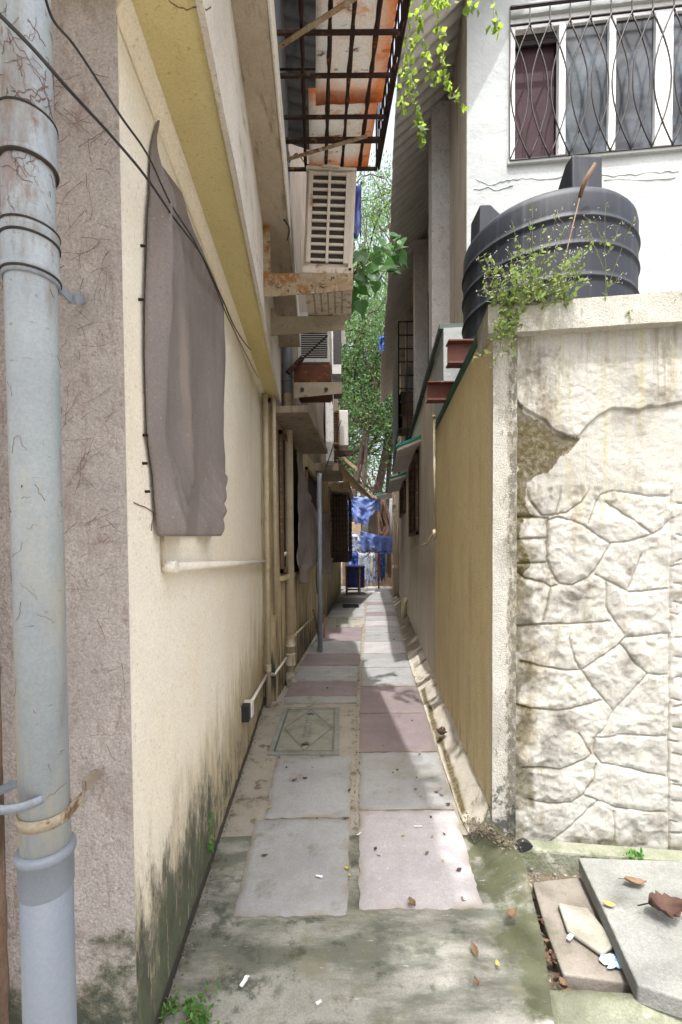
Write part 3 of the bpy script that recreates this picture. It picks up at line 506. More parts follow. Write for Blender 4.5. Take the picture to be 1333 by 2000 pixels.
GR2 = [[(380,150),(480,170),(600,190),(690,190),(840,90),(920,20),(1140,0)],[(890,50),(960,140),(1035,210),(1150,215)],[(1035,210),(960,300),(860,410),(820,480),(760,540)],[(690,190),(760,280),(860,400)],[(350,370),(430,390),(560,400),(680,380),(800,350)],
 [(630,20),(650,130),(690,190)],[(750,545),(900,530),(1050,540),(1140,535)],[(760,545),(760,620),(800,680),(950,710),(1140,750)],[(680,520),(720,590),(750,630),(650,680),(580,710),(460,700),(380,700)],[(770,680),(760,760),(700,840),(780,870),(880,915),(1000,930),(1140,940)],
 [(780,870),(640,1000),(510,1110)],[(870,930),(870,1100)],[(420,870),(520,890),(640,880),(700,840)],[(1150,0),(1152,540),(1152,1160)],[(1160,340),(1200,350)],[(1160,560),(1200,565)],[(1160,770),(1200,780)],[(1160,980),(1200,990)]]
gl = [[fp(z5(p)) for p in l] for l in GR]+[[fp(z6(p)) for p in l] for l in GR2]
# the same random walling carries on to the right, outside the frame
rs = random.Random(4)
for i in range(14):
    zc = .1+i*.13; gl.append([(1.72, zc+rs.uniform(-.03, .03)), (1.9+rs.uniform(-.1, .1), zc+rs.uniform(-.05, .05)), (2.2, zc+rs.uniform(-.05, .05)), (2.6, zc)])
    xx = rs.uniform(1.8, 2.5); gl.append([(xx, zc), (xx+rs.uniform(-.06, .06), zc+.14)])
torn = [fp(z5(p)) for p in [(380,600),(400,650),(450,700),(560,760),(600,810),(680,850),(750,850),(800,790),(850,740),(940,690),(1020,690),(1100,700),(1150,680),(1210,680),(1345,655)]]+[(2.6, torn_z) for torn_z in (1.98,)]
mossp = [fp(z5(p)) for p in [(395,640),(450,720),(560,790),(650,850),(760,870),(700,930),(630,1000),(580,1060),(500,1090),(450,1130),(440,1250),(500,1310),(430,1330),(420,1450),(470,1600),(395,1720)]]
def inpoly(px_, pz_, poly):
    c = np.zeros(px_.shape, bool); n_ = len(poly); j_ = n_-1
    for i_ in range(n_):
        xi, zi = poly[i_]; xj, zj = poly[j_]
        c ^= ((zi > pz_) != (zj > pz_)) & (px_ < (xj-xi)*(pz_-zi)/(zj-zi+1e-12)+xi); j_ = i_
    return c
gx = np.concatenate([np.linspace(.928, 1.76, 200), np.linspace(1.77, 2.6, 60)]); gz = np.linspace(-.14, 2.69, 520)
GX, GZ = np.meshgrid(gx, gz)
def npn(s, seed, o=4):     # cheap fractal value noise on the grid
    r = np.zeros(GX.shape); a = 1; rg = np.random.default_rng(seed)
    for k in range(o):
        f = s*2**k; u = (GX+5)*f; v = (GZ+5)*f; T = rg.random((256, 256)); iu = np.floor(u).astype(int); iv = np.floor(v).astype(int); fu = u-iu; fv = v-iv; fu = fu*fu*(3-2*fu); fv = fv*fv*(3-2*fv)
        t = lambda i, j: T[i % 256, j % 256]
        r += a*((t(iu,iv)*(1-fu)+t(iu+1,iv)*fu)*(1-fv)+(t(iu,iv+1)*(1-fu)+t(iu+1,iv+1)*fu)*fv-.5); a *= .5
    return r
D = np.full(GX.shape, 9.)
WX = GX+.006*npn(14, 1); WZ = GZ+.006*npn(14, 2)
for l in gl: D = np.minimum(D, seg_d(WX, WZ, l))
sm = lambda v, a, b: (lambda t: t*t*(3-2*t))(np.clip((v-a)/(b-a), 0, 1))
tz = np.interp(GX, [p[0] for p in torn], [p[1] for p in torn]); up = sm(GZ, tz-.004+.006*npn(20, 3), tz+.004+.006*npn(20, 3))
stone = 1-sm(GZ, 1.83, 1.92)                   # random walling below, plain render above
rdg = lambda sc_, sd_: 1-np.abs(npn(sc_, sd_, 3))*2.2
H = -.009*(1-sm(D, .0015, .006))*stone - .003*(1-sm(D, .006, .03))*stone
H += stone*(.016*npn(3.5, 4, 2)+.010*(rdg(5, 5)-.6)+.006*(rdg(15, 21)-.6)) + .0035*npn(34, 6, 3)
H += .011*up + .0025*up*npn(60, 44, 2)
groove = (1-sm(D, .001, .008))*stone*(.35+.8*npn(4, 30, 2)) + .45*np.exp(-((GZ-tz+.004)/.004)**2)
mm = inpoly(WX+.02*npn(20, 7), WZ+.02*npn(20, 8), mossp).astype(float)
left = np.clip(1-(GX-.93)/.16, 0, 1)*(GZ < 1.9)
moss = np.clip(mm*(1.5+1.3*npn(9, 11))+.75*sm(left*.9+1.3*npn(9, 12, 5), .55, .95)*(GZ < 1.9)+(1-sm(D, .003, .016))*stone*np.clip(1-(GX-.93)/.35, 0, 1)*(.5+npn(5, 13))+(1-sm(GZ, .0, .12))*(.4+npn(8, 14)), 0, 1)
dark = np.clip((npn(6, 15)*1.8-.5)+mm*np.clip(npn(6,40)*2.5,0,1)+.6*sm(np.clip(1-(GX-.93)/.45, 0, 1)*.8+1.5*npn(8, 16, 6), .6, 1.0)+.45*sm(npn(11, 51, 6), .28, .5)+(GZ > 2.2)*np.exp(-((GX-1.05)/.06)**2)*.55+np.exp(-((GX-1.60)/.04)**2)*(GZ > 2.3)*.4, 0, .85)
wp = MB(); y_ = Fy(GX)+.034-H
wp.grid([[(GX[i, j]+.129*H[i, j], y_[i, j], GZ[i, j]) for j in range(len(gx))] for i in range(len(gz))])
so_ = wp.build('stone_cladding', M['stone'], bw, recalc=False)
for an, arr in (('groove', groove), ('moss', moss), ('dark', dark)):
    at = so_.data.attributes.new(an, 'FLOAT', 'POINT'); at.data.foreach_set('value', arr.ravel().astype(np.float32))
m = MB(); m.prism([(.93, Fy(.93)+.06, -.14), (2.6, Fy(2.6)+.06, -.14), (2.6, Fy(2.6)+.25, -.14), (.93, Fy(.93)+.25, -.14)], (0, 0, 2.8)); m.build('core', M['pier'], bw)
m = MB(); m.prism([Fp(.90, .065, -.14), Fp(2.6, .065, -.14), Fp(2.6, -.03, -.14), Fp(.90, -.03, -.14)], (0, 0, .145)); m.build('plinth', M['kerb'], bw, bevel=.012)
# ================================================================== RIGHT HOUSE
rh = thing('house', (2.5, 8.0, 0), 'white right hand house with grey corrugated roof, pale pilasters and teal awnings', 'house')
slabwall(R, 4.87, 16.2, -.14, 3.55, .25, 'lower_wall', M['rwall'], rh, sub=.25)
HF = (4.50, -.10)
def Hy(x): return HF[0]+HF[1]*x
m = MB(); xa = .962
m.prism([(xa, 4.22, 2.9), (1.3, 4.19, 2.9), (1.35, 5.0, 2.9), (X(R, 4.9), 4.9, 2.9)], (0, 0, .70)); m.prism([(xa+.01, 4.23, 2.4), (1.3, 4.20, 2.4), (1.35, 5.0, 2.4), (X(R, 4.9)+.01, 4.9, 2.4)], (0, 0, .5)); m.build('lower_wall_end', M['house'], rh)
slab4(off(R, -.035), off(R, .30), 4.24, 16.2, 3.60, 3.65, 'green_ledge', M['ledge'], rh)
slabwall(RH, 4.39, 16.2, 3.0, 7.15, .25, 'upper_side_wall', M['hside'], rh, sub=.3)
# front wall with window hole
wx0, wx1, wz0, wz1 = 1.615, 3.35, 5.19, 6.52
def wall_pc(q, xa, xb, za, zb):
    nx_ = max(2, int((xb-xa)/.08)); nz__ = max(2, int((zb-za)/.08))
    q.grid([[(x, Hy(x)+.008*fbm(x, z, 0, 2, 3), z) for x in np.linspace(xa, xb, nx_)] for z in np.linspace(za, zb, nz__)])
q = MB(); xl = X(RH, 4.38)
wall_pc(q, xl, wx0, -.14, 8.0); wall_pc(q, wx0, wx1, -.14, wz0); wall_pc(q, wx0, wx1, wz1, 8.0); wall_pc(q, wx1, 6, -.14, 8.0)
for (a, b) in (((wx0, wz0), (wx0, wz1)), ((wx1, wz0), (wx1, wz1)), ((wx0, wz0), (wx1, wz0)), ((wx0, wz1), (wx1, wz1))):
    q.add([(a[0], Hy(a[0]), a[1]), (b[0], Hy(b[0]), b[1]), (b[0], Hy(b[0])+.18, b[1]), (a[0], Hy(a[0])+.18, a[1])], [(0, 1, 2, 3)])
q.build('front_wall', M['house'], rh, recalc=False)
m = MB(); m.prism([(xl+.45, Hy(xl+.45)-.05, 6.78), (6, Hy(6)-.05, 6.78), (6, Hy(6), 6.78), (xl+.45, Hy(xl+.45), 6.78)], (0, 0, .1)); m.build('lintel_band', M['house'], rh, bevel=.008)
for pts in ([(930, 350), (960, 362), (990, 352), (1020, 348), (1060, 352), (1100, 345), (1150, 342), (1200, 344), (1250, 340), (1300, 336), (1333, 334)], [(925, 372), (950, 366), (975, 372), (1010, 358)], [(1180, 352), (1220, 350), (1270, 352), (1333, 344)]):
    q = MB(); pp = []
    for (a_, b_) in zip(pts[:-1], pts[1:]):
        for k in range(5): pp.append((a_[0]+(b_[0]-a_[0])*k/5+random.uniform(-1, 1), a_[1]+(b_[1]-a_[1])*k/5+random.uniform(-2, 2)))
    W = [FL(x, y, (HF[0]+.001, HF[1])) for x, y in pp]; q.tube(W, [.004+.004*random.random() for _ in W], 5); q.build('plaster_ridge', M['house'], rh)
# window
def wbar(q, xa, xb, za, zb, d0, d1): q.prism([(xa, Hy(xa)+d0, za), (xb, Hy(xb)+d0, za), (xb, Hy(xb)+d1, za), (xa, Hy(xa)+d1, za)], (0, 0, zb-za))
wd = MB(); wbar(wd, wx0, wx1, wz0, wz1, .15, .16); wi = wd.build('window', M['dark'], rh)
q = MB(); fx = [wx0, 2.075, 2.52, 3.02, wx1]
wbar(q, wx0+.0, wx0+.055, wz0, wz1, .03, .09); wbar(q, wx1-.055, wx1, wz0, wz1, .03, .09); wbar(q, wx0+.055, wx1-.055, wz0, wz0+.045, .03, .09); wbar(q, wx0+.055, wx1-.055, wz1-.1, wz1, .03, .09)
for xc in (2.09, 2.53): wbar(q, xc-.03, xc+.03, wz0+.045, wz1-.1, .02, .08)
wbar(q, 2.90, 3.05, wz0+.045, wz1-.1, .02, .08)
q.build('frame', M['frame'], wi, bevel=.004)
q = MB(); wbar(q, wx0+.05, 2.06, wz0+.04, wz1-.08, .12, .125); q.build('curtain', M['curtain'], wi)
q = MB(); wbar(q, wx0+.05, 2.06, wz1-.20, wz1-.1, .08, .10); wbar(q, wx0+.05, 2.06, wz1-.155, wz1-.15, .075, .08); q.build('shutter_box', M['dark'], wi)
q = MB(); wbar(q, 2.12, 2.50, wz0+.045, wz1-.1, .055, .065); q.build('pane', M['glass'], wi)
q = MB(); wbar(q, 2.56, 2.90, wz0+.045, wz1-.1, .055, .065); q.build('pane', M['glass2'], wi)
q = MB(); wbar(q, 3.05, 3.30, wz0+.045, wz1-.1, .055, .065); q.build('pane', M['glass'], wi)
q = MB(); wbar(q, wx0-.03, wx1+.03, wz0-.04, wz0, -.03, .14); q.build('sill', M['house'], wi, bevel=.006)
# grille of bowed bars
q = MB(); gx0, gx1 = wx0-.015, wx1+.02; gz0, gz1 = wz0-.01, wz1+.04; nb = 10; st = (gx1-gx0)/nb
def gp(x, z, d=-.03): return (x, Hy(x)+d, z)
zt_ = gz1-.16
for k in range(nb+1):
    x = gx0+k*st
    if 0 < k: q.bar(gp(x, zt_), gp(x, gz1), .009, .009, (0, 1, 0))
    for s_ in (1, -1):
        xe = x+s_*0
        pts = []
        for t in np.linspace(0, 1, 15):
            xx = x+s_*st*(.0+ .95*math.sin(math.pi*t)); 
            if gx0-.004 <= xx <= gx1+.004: pts.append(gp(xx, zt_+(gz0-zt_)*t, -.03+.008*s_))
        if len(pts) > 3: q.tube(pts, .0072, 5)
q.bar(gp(gx0, zt_), gp(gx1, zt_), .008, .02, (0, 1, 0)); q.bar(gp(gx0, gz1), gp(gx1, gz1), .012, .03, (0, 1, 0)); q.bar(gp(gx0, gz0), gp(gx1, gz0), .008, .018, (0, 1, 0))
q.bar(gp(gx0, gz0), gp(gx0, gz1), .009, .009, (0, 1, 0)); q.build('grille', M['iron'], wi)
# pilasters, dark openings, window cage on upper side wall
for (y0_, wdt) in ((5.38, .30), (7.75, .32), (10.1, .32), (12.5, .32)):
    q = MB(); nzz = 60
    pr = lambda d, y: (X(RH, y)+d, y)
    a = pr(-.21, y0_); b = pr(.02, y0_)
    q.grid([[(a[0]+(b[0]-a[0])*i/6, y0_+.005*fbm(i, z, 0, 5), z) for i in range(7)] for z in np.linspace(3.66, 6.75, nzz)])
    q.prism([(a[0], y0_+.004, 3.66), (b[0], y0_+.004, 3.66), (b[0], y0_+wdt, 3.66), (a[0]+.02, y0_+wdt, 3.66)], (0, 0, 3.09)); q.build('pilaster', M['column'], rh)
for (y0_, y1_) in ((5.9, 7.6), (8.25, 9.95), (10.6, 12.3)):
    q = MB(); q.prism([on(RH, y0_, -.012, 3.95), on(RH, y0_, -.004, 3.95), on(RH, y1_, -.004, 3.95), on(RH, y1_, -.012, 3.95)], (0, 0, 1.8)); q.build('window_opening', M['dark'], rh)
q = MB()
y0_, y1_ = 8.4, 11.5
for z in np.linspace(3.75, 5.7, 9):
    q.bar(on(RH, y0_, 0, z), on(RH, y0_, -.46, z), .02, .02); q.bar(on(RH, y0_, -.46, z), on(RH, y1_, -.46, z), .02, .02)
for t in np.linspace(0, .46, 4): q.bar(on(RH, y0_, -t, 3.75), on(RH, y0_, -t, 5.7), .02, .02, (0, 1, 0))
for t in np.linspace(y0_, y1_, 12): q.bar(on(RH, t, -.46, 3.75), on(RH, t, -.46, 5.7), .02, .02, (0, 1, 0))
cg = q.build('window_cage', M['iron'], rh)
q = MB(); q.box((X(RH, y0_)-.36, y0_+.3, 3.8), (X(RH, y0_)-.08, y0_+.8, 4.05)); q.box((X(RH, y0_)-.36, y0_+.5, 4.05), (X(RH, y0_)-.12, y0_+.9, 4.6)); q.build('stored_goods', M['wood'], cg, bevel=.01)
q = MB(); q.prism([on(RH, y0_+.1, -.47, 3.8), on(RH, y0_+.1, -.462, 3.8), on(RH, y1_, -.462, 3.8), on(RH, y1_, -.47, 3.8)], (0, 0, 1.9)); q.build('black_screen', M['black'], cg)
# corrugated roof: sheet ribs run up the slope
EA = (.31, .0665)
yy = np.linspace(3.8, 15.3, 1100); P = []
for t in (0, .15, .3, .6, 1.2, 2.4, 3.6):
    row = []
    for y in yy:
        y2 = max(y, 3.8+.22*min(t, 1.5)); k = int((y2-3.8)/2.9)
        row.append((X(EA, y2)+t+(.02*math.sin(int(y2/.82)*7.1) if t == 0 else 0), y2, 6.3+.9*t+.020*math.sin(y2*2*math.pi/.145)+(.03 if k % 2 else 0)))
    P.append(row)
m = MB(); m.grid(P); m.build('roof', M['corr'], rh, thick=.012, recalc=False)
# teal awnings and lower windows
chajja(R, 6.35, 8.5, .34, 3.05, .05, -1, M['fascia'], rh, drop=.14, topm=M['teal'])
chajja(R, 9.6, 12.0, .36, 3.05, .05, -1, M['fascia'], rh, drop=.10, topm=M['teal'])
chajja(R, 14.2, 15.8, .7, 3.25, .05, -1, M['fascia'], rh, drop=.12, topm=M['teal'])
for (y0_, y1_, z0_, z1_) in ((6.7, 8.3, 1.75, 3.0), (9.9, 11.8, 2.3, 3.0)):
    q = MB(); q.prism([on(R, y0_, -.012, z0_), on(R, y0_, -.003, z0_), on(R, y1_, -.003, z0_), on(R, y1_, -.012, z0_)], (0, 0, z1_-z0_)); wn = q.build('window', M['dark'], rh)
    q = MB()
    for (a, b, c, d) in ((y0_, y0_+.06, z0_, z1_), (y1_-.06, y1_, z0_, z1_), (y0_, y1_, z0_, z0_+.05), (y0_, y1_, z1_-.05, z1_), ((y0_+y1_)/2-.03, (y0_+y1_)/2+.03, z0_, z1_)):
        q.prism([on(R, a, -.05, c), on(R, a, -.013, c), on(R, b, -.013, c), on(R, b, -.05, c)], (0, 0, d-c))
    q.build('frame', M['wood'], wn)
# ================================================================== PIPES AND CABLES ON THE LEFT
def vpipe(name, cx, cy, z0, z1, r, mat, label, cat, couplings=(), extra=None, lean=(0, 0), cmat=None, group=None):
    t = thing(name, (cx, cy, z0), label, cat, group)
    q = MB(); q.tube([(cx+lean[0]*s, cy+lean[1]*s, z0+(z1-z0)*s) for s in (0, .5, 1)], r, 28); q.build('pipe', mat, t)
    for (za, zb) in couplings:
        q = MB(); rr = r*1.09
        prof = [(r*.99, za-zb), (rr*1.05, za-zb+.0), (rr*1.05, za-zb+.012), (rr, za-zb+.016), (rr, -.012), (rr*1.03, -.010), (rr*1.03, 0), (r*.99, .002)]
        s = (zb-z0)/(z1-z0); q.lathe((cx+lean[0]*s, cy+lean[1]*s, zb), prof, 36); q.build('coupling', cmat or mat, t)
    return t
pz = lambda py: AT(80, py, .95).z
pcx = -.638
dp = vpipe('downpipe', pcx, .95, pz(1730), 4.6, .047, M['pvc'], 'large blue grey plastic downpipe streaked with dry tendrils at the near left corner', 'pipe', couplings=((pz(330), pz(240)), (pz(545), pz(455))))
for zg in (pz(240), pz(330), pz(455), pz(478), pz(545)):
    q = MB(); q.lathe((pcx, .95, zg), [(.0478, -.003), (.0545, -.002), (.0545, .0015), (.0478, .003)], 36); q.build('gasket', M['coil'], dp)
q = MB(); q.tube([(pcx, .95, -.14), (pcx, .95, pz(1660))], .0495, 32); q.build('lower_pipe', M['pvcn'], dp)
q = MB(); q.lathe((pcx, .95, pz(1660)), [(.049, -.085), (.052, -.075), (.052, -.012), (.056, -.008), (.0575, .002), (.055, .010), (.047, .012)], 40); q.build('socket', M['pvcn'], dp)
# clamp band, hanging loop and wall strap
q = MB(); zc = pz(1590); n_ = 40
q.lathe((pcx, .95, zc), [(.0475, -.012), (.051, -.012), (.051, .012), (.0475, .012)], 40)
w_e = AT(188, 1512, 1.262); w_m = AT(165, 1535, 1.20); q.bar((pcx+.046, .93, zc), (pcx+.052, 1.0, zc+.008), .004, .024); q.bar((pcx+.052, 1.0, zc+.008), w_m, .004, .024); q.bar(w_m, w_e, .012, .03); q.build('strap', M['brk'], dp)
q = MB(); zc2 = pz(1540); q.lathe((pcx-.032, .93, zc2), [(.056, -.009), (.060, -.009), (.060, .009), (.056, .009), (.056, -.009)], 40); q.build('loose_ring', M['gpipe'], dp)
q = MB(); zc3 = pz(548); q.lathe((pcx, .95, zc3), [(.048, -.007), (.052, -.007), (.052, .006), (.048, .006)], 36); w_m = AT(140, 585, 1.18); w_e = AT(158, 582, 1.262); q.bar((pcx+.047, .94, zc3), w_m, .005, .022); q.bar(w_m, w_e, .02, .022); q.build('clamp', M['gpipe'], dp)
# dried creeper on pipe and end wall
def wallwalk(x, z, ang, L, step=.012, wob=.35, y=1.262):
    pts = [(x, y, z)]
    for i in range(int(L/step)):
        ang += random.gauss(0, wob*.5); x += math.cos(ang)*step; z += math.sin(ang)*step
        if x > X(L1, 1.27)-.004 or x < -1.1: break
        pts.append((x, y+.003*random.random(), z))
    return pts
q = MB(); 
for i in range(95):
    z = random.choice([random.uniform(1.9, 2.9), random.uniform(2.2, 2.9), random.uniform(1.0, 2.0)]); x = random.uniform(-.80, -.62); p = wallwalk(x, z, random.uniform(-2.6, .9), random.uniform(.03, .15))
    if len(p) > 2: q.tube(p, [random.uniform(.0004, .0011)*(1-.6*k/len(p)) for k in range(len(p))], 4)
for i in range(145):
    z = random.uniform(2.35, 3.0) if i < 105 else random.uniform(1.0, 2.4); a = random.uniform(-2.6, .2); da = random.uniform(-.12, .12); pts = []
    for k in range(random.randint(3, 8) if i > 104 else random.randint(5, 15)):
        pts.append((pcx+.0482*math.cos(a), .95+.0482*math.sin(a), z)); a += da+random.gauss(0, .05); z += random.uniform(-.010, .003)
    q.tube(pts, random.uniform(.0003, .0007), 4)
o = q.build('dried_creeper', M['twig'], base=(-.72, 1.26, 1.5)); tag(o, 'thin dry brown creeper tendrils clinging to the pinkish end wall and the downpipe', 'creeper')
# two cables sagging across the corner
def cable(pts, r, name, label, base=None, mat=None):
    q = MB(); P = [Vector(p) for p in pts]; out = []
    for i in range(len(P)-1):
        p0 = P[max(i-1, 0)]; p1 = P[i]; p2 = P[i+1]; p3 = P[min(i+2, len(P)-1)]
        for k in range(6):
            t = k/6; out.append(.5*((2*p1)+(p2-p0)*t+(2*p0-5*p1+4*p2-p3)*t*t+(3*p1-p0-3*p2+p3)*t**3))
    out.append(P[-1]); q.tube(out, r, 6); o = q.build(name, mat or M['cable'], base=P[0]); tag(o, label, 'cable'); return o
cw = lambda x, y, d=.10: PL(x, y, off(L1, d))
cable([AT(-40, -10, .80), AT(60, 90, .84), AT(135, 175, .9), AT(215, 262, 1.12), cw(285, 345, .09), cw(340, 425, .07), cw(395, 500, .06), cw(432, 578, .06), cw(480, 672, .05), cw(540, 735, .05)], .0035, 'cable', 'thicker black cable swooping from the top left corner over the brown cloth')
cable([AT(85, -20, .84), AT(105, 40, .9), AT(150, 95, 1.05), cw(235, 225, .10), cw(290, 305, .09), cw(335, 400, .07), cw(385, 480, .06), cw(425, 570, .05), cw(455, 640, .05), cw(510, 745, .04), cw(545, 790, .03)], .0028, 'cable', 'thinner black cable running from the top of the downpipe along the brown cloth')
# brown cloth over the window
def cloth(rows, pl, fold, name, mat, ncol=40, nrow=80, inc=.004):
    ys = [r[0] for r in rows]; P = []
    for i in range(nrow+1):
        y = ys[0]+(ys[-1]-ys[0])*i/nrow; xl = np.interp(y, ys, [r[1] for r in rows]); xr = np.interp(y, ys, [r[2] for r in rows]); row = []
        for j in range(ncol+1):
            s = j/ncol; p = PL(xl+(xr-xl)*s, y+(r_slant(y, s) if False else 0), pl); d = fold(s, i/nrow, p); row.append((p.x+d, p.y, p.z))
        P.append(row)
    q = MB(); q.grid(P); return q
rows = [(235, 306, 308), (262, 297, 303), (290, 291, 300), (315, 289, 304), (340, 288, 322), (375, 287, 346), (420, 282, 358), (500, 279, 395), (590, 276, 433), (700, 276, 437), (850, 281, 432), (930, 292, 431), (985, 295, 418), (1040, 299, 413), (1047, 300, 412)]
def fold(s, t, p):
    d = min(1, t*5)*(.035+.022*math.sin(s*5.5+.6+t*1.2)+.012*math.sin(s*13+t*3)+.03*math.exp(-((t-.97)/.10)**2)*math.sin(s*7+.5)+.012*fbm(p.y, p.z, 0, 3, 3)+.02*math.exp(-((s-.42)/.05)**2)+(.03*abs(fbm(p.y*1.0, p.z*1.3+p.y*1.5, 7, 5, 3)) if t > .75 else 0)*min(1, (t-.75)*8))
    e = min(s, 1-s)*9; return max(.004, d)*min(1, e+.12) + .004
q = cloth(rows, L1, fold, 'cloth', None, 60, 120)
o = q.build('window_cloth', M['mesh'], base=PL(365, 1047, L1), thick=.003); tag(o, 'brown grey cloth nailed flat over the near window of the cream wall', 'cloth sheet')
# nails
q = MB()
for (x, y) in ((283, 480), (288, 850), (287, 905), (292, 960), (434, 960), (436, 700), (279, 585), (365, 1044), (325, 150)):
    p = PL(x, y, off(L1, .012)); q = MB(); q.tube([(p.x-.013, p.y, p.z), (p.x+.002, p.y, p.z)], .0045, 8); q.build('nail', M['rustbar'], lh)
p = AT(326, 150, 1.9); q = MB(); q.tube([(p.x, p.y, 3.10), (p.x, p.y, 3.075)], .016, 12); q.tube([(p.x, p.y, 3.08), (p.x+.01, p.y, 3.06)], .008, 8); q.build('soffit_hook', M['rustbar'], lh)
q = MB(); zc = .035
for x, y, w_, h_ in ((0, 3.35, .10, .28), (0, 2.47, .07, .28)):
    pass
# thin horizontal pipe on the cream wall with tap end
def pipes(name, runs, label, mat, cat='pipe', base=None, fit=None):
    t = thing(name, base or runs[0][0][0], label, cat)
    for pts, r in runs: q = MB(); q.tube(pts, r, 14); q.build('pipe', mat, t)
    if fit:
        for (a, b, r) in fit: q = MB(); q.tube([a, b], r, 14); q.build('fitting', mat, t)
    return t
A = PL(335, 1107, off(L1, .03)); B = PL(528, 1097, off(L1, .04)); Cc = PL(545, 1103, off(L1, .06)); Dd = PL(558, 1080, off(L2, .05))
pipes('water_pipe', [([A, B], .017), ([B+Vector((.01, .1, -.02)), Cc, Dd], .015)], 'thin cream water pipe running level along the near cream wall below the cloth', M['creamw'], fit=[(A+Vector((-.025, 0, 0)), A+Vector((.02, 0, 0)), .022), (A, A+Vector((0, .03, 0)), .019), (B-Vector((0, .06, 0)), B+Vector((0, .02, 0)), .02), (Cc-Vector((0, 0, .02)), Cc+Vector((0, 0, .02)), .02)])
q = MB(); q.tube([A+Vector((-.02, -.02, 0)), A+Vector((-.02, -.02, .14))], .005, 6); o = q.build('wall_spike', M['cpipe'], lh)
# vertical pipes where the two houses meet
Y1 = 4.45; x1_ = X(L1, Y1)+.055
vpipe('standpipe', x1_, Y1, .0, 3.08, .026, M['cpipe'], 'slim cream rust spotted pipe rising in the corner at the end of the cream wall', 'pipe', couplings=((1.36, 1.50), (.35, .42)))
q = MB(); P_ = [(x1_-.075, Y1+.02, z) for z in np.linspace(.02, 3.05, 60)]; q.tube([(a+random.uniform(-.004, .004), b, c) for a, b, c in P_], [.016+random.uniform(-.004, .006) for _ in P_], 8); o = q.build('corroded_pipe', M['rust'], base=P_[0]); tag(o, 'corroded lumpy old pipe beside the slim cream standpipe', 'pipe')
vpipe('standpipe', -.665, 4.55, .9, 3.35, .022, M['cpipe'], 'cream pipe in the middle of the three beside the big drainpipe', 'pipe', couplings=((2.0, 2.06),))
dr = vpipe('drainpipe', -.60, 5.25, .05, 6.0, .052, M['cpipe'], 'large cream drainpipe standing at the corner of the rear left house', 'drainpipe', couplings=((.42, .54), (.20, .34), (3.0, 3.14)))
q = MB(); q.tube([(-.60, 5.249, 3.35), (-.60, 5.249, 6.05)], .0535, 24); q.build('upper_pipe', M['gpipe'], dr)
q = MB(); q.tube([(-.60, 5.25, .10), (-.60, 5.22, .04), (-.56, 5.08, -.0)], [.06, .062, .058], 20); q.build('shoe', M['mortar'], dr)
q = MB(); q.bar((-.70, 5.25, .56), (-.52, 5.20, .56), .03, .012); q.build('bracket', M['cpipe'], dr)
# electrical conduit and socket
S0 = PL(485, 1382, off(L1, .03)); S1 = PL(522, 1318, off(L1, .04)); S2 = AT(536, 1318, 4.6); S3 = AT(560, 1285, 5.05); S4 = PL(566, 1250, off(L2, .03)); S5 = PL(612, 1205, off(L2, .03))
t = thing('conduit', S0, 'white conduit climbing low along the left walls from a black and white junction box', 'conduit')
for a, b in ((S0, S1), (S2, S3)): q = MB(); q.tube([a, b], .013, 10); q.build('tube', M['wpipe'], t)
q = MB(); q.tube([S4, S5], .014, 10); q.build('tube', M['cpipe'], t)
q = MB(); q.tube([S1-Vector((0, .02, 0)), S1+Vector((0, .04, .0)), S2], .017, 10); q.build('elbow', M['wpipe'], t)
q = MB(); q.box((S0.x-.04, S0.y-.12, S0.z-.065), (S0.x+.03, S0.y-.05, S0.z+.055)); jb = q.build('junction_box', M['black'], t, bevel=.006)
q = MB(); q.box((S0.x-.035, S0.y-.048, S0.z-.06), (S0.x+.038, S0.y+.03, S0.z+.05)); q.build('cover', M['wpipe'], jb, bevel=.004)
# leaning steel post and sticks
q = MB(); q.tube([G(626, 1274), AT(624, 925, 6.75)], .034, 20); p = q.build('steel_post', M['gpipe'], base=G(626, 1274)); tag(p, 'grey blue steel post leaning beside the hanging grey cloth', 'post')
q = MB(); q.bar(G(629, 1268), AT(612, 1190, 6.9), .035, .03); o = q.build('stick', M['wood'], base=G(629, 1268)); tag(o, 'dark wooden stick leaning against the wall behind the steel post', 'stick')
q = MB(); q.bar(G(634, 1246), AT(634, 1200, 8.0), .03, .03); o = q.build('stick', M['redbeam'], base=G(634, 1246)); tag(o, 'short reddish stick standing just past the steel post', 'stick')
# ================================================================== CAGE WITH SHEETS over the alley
cg = thing('window_cage', (-.1, 2.6, 4.08), 'rusty iron cage projecting over the alley from the upper left wall', 'cage')
inn = lambda y: X(F2, y)-.10; outx = lambda y: .46-.068*y
q = MB(); zf = 4.08
for k, y in enumerate((.95, 1.17, 1.38, 1.6, 1.83, 2.09, 2.25, 2.45, 2.68, 2.83, 3.04)):
    hh = .03 if k in (5, 9) else .014
    q.bar((inn(y), y, zf), (outx(y), y, zf), hh, .016)
q.build('cross_bars', M['rustbar'], cg)
for k, f in enumerate((.0, .30, .50, .66, .83, 1.0)):
    q = MB(); pts = [(inn(y)+(outx(y)-inn(y))*f, y, zf+.018) for y in np.linspace(.9, 3.04, 40)]
    q.tube([(a+random.uniform(-.0015, .0015), b, c) for a, b, c in pts], [.011+random.uniform(-.003, .004) for _ in pts], 6); q.build('long_bar', M['rustbar'], cg)
for a_, b_ in (((inn(2.3), 2.35, zf-.01), (outx(2.05)-.1, 2.02, zf-.02)), ((inn(3.0), 2.98, zf-.01), (outx(2.7)-.1, 2.78, zf-.02))): q = MB(); q.bar(a_, b_, .022, .006); q.build('flat_strap', M['rust'], cg)
q = MB()
for y in np.arange(.92, 3.06, .076): q.tube([(outx(y)+.012, y, zf), (outx(y)+.012, y, zf+1.3)], .005, 5)
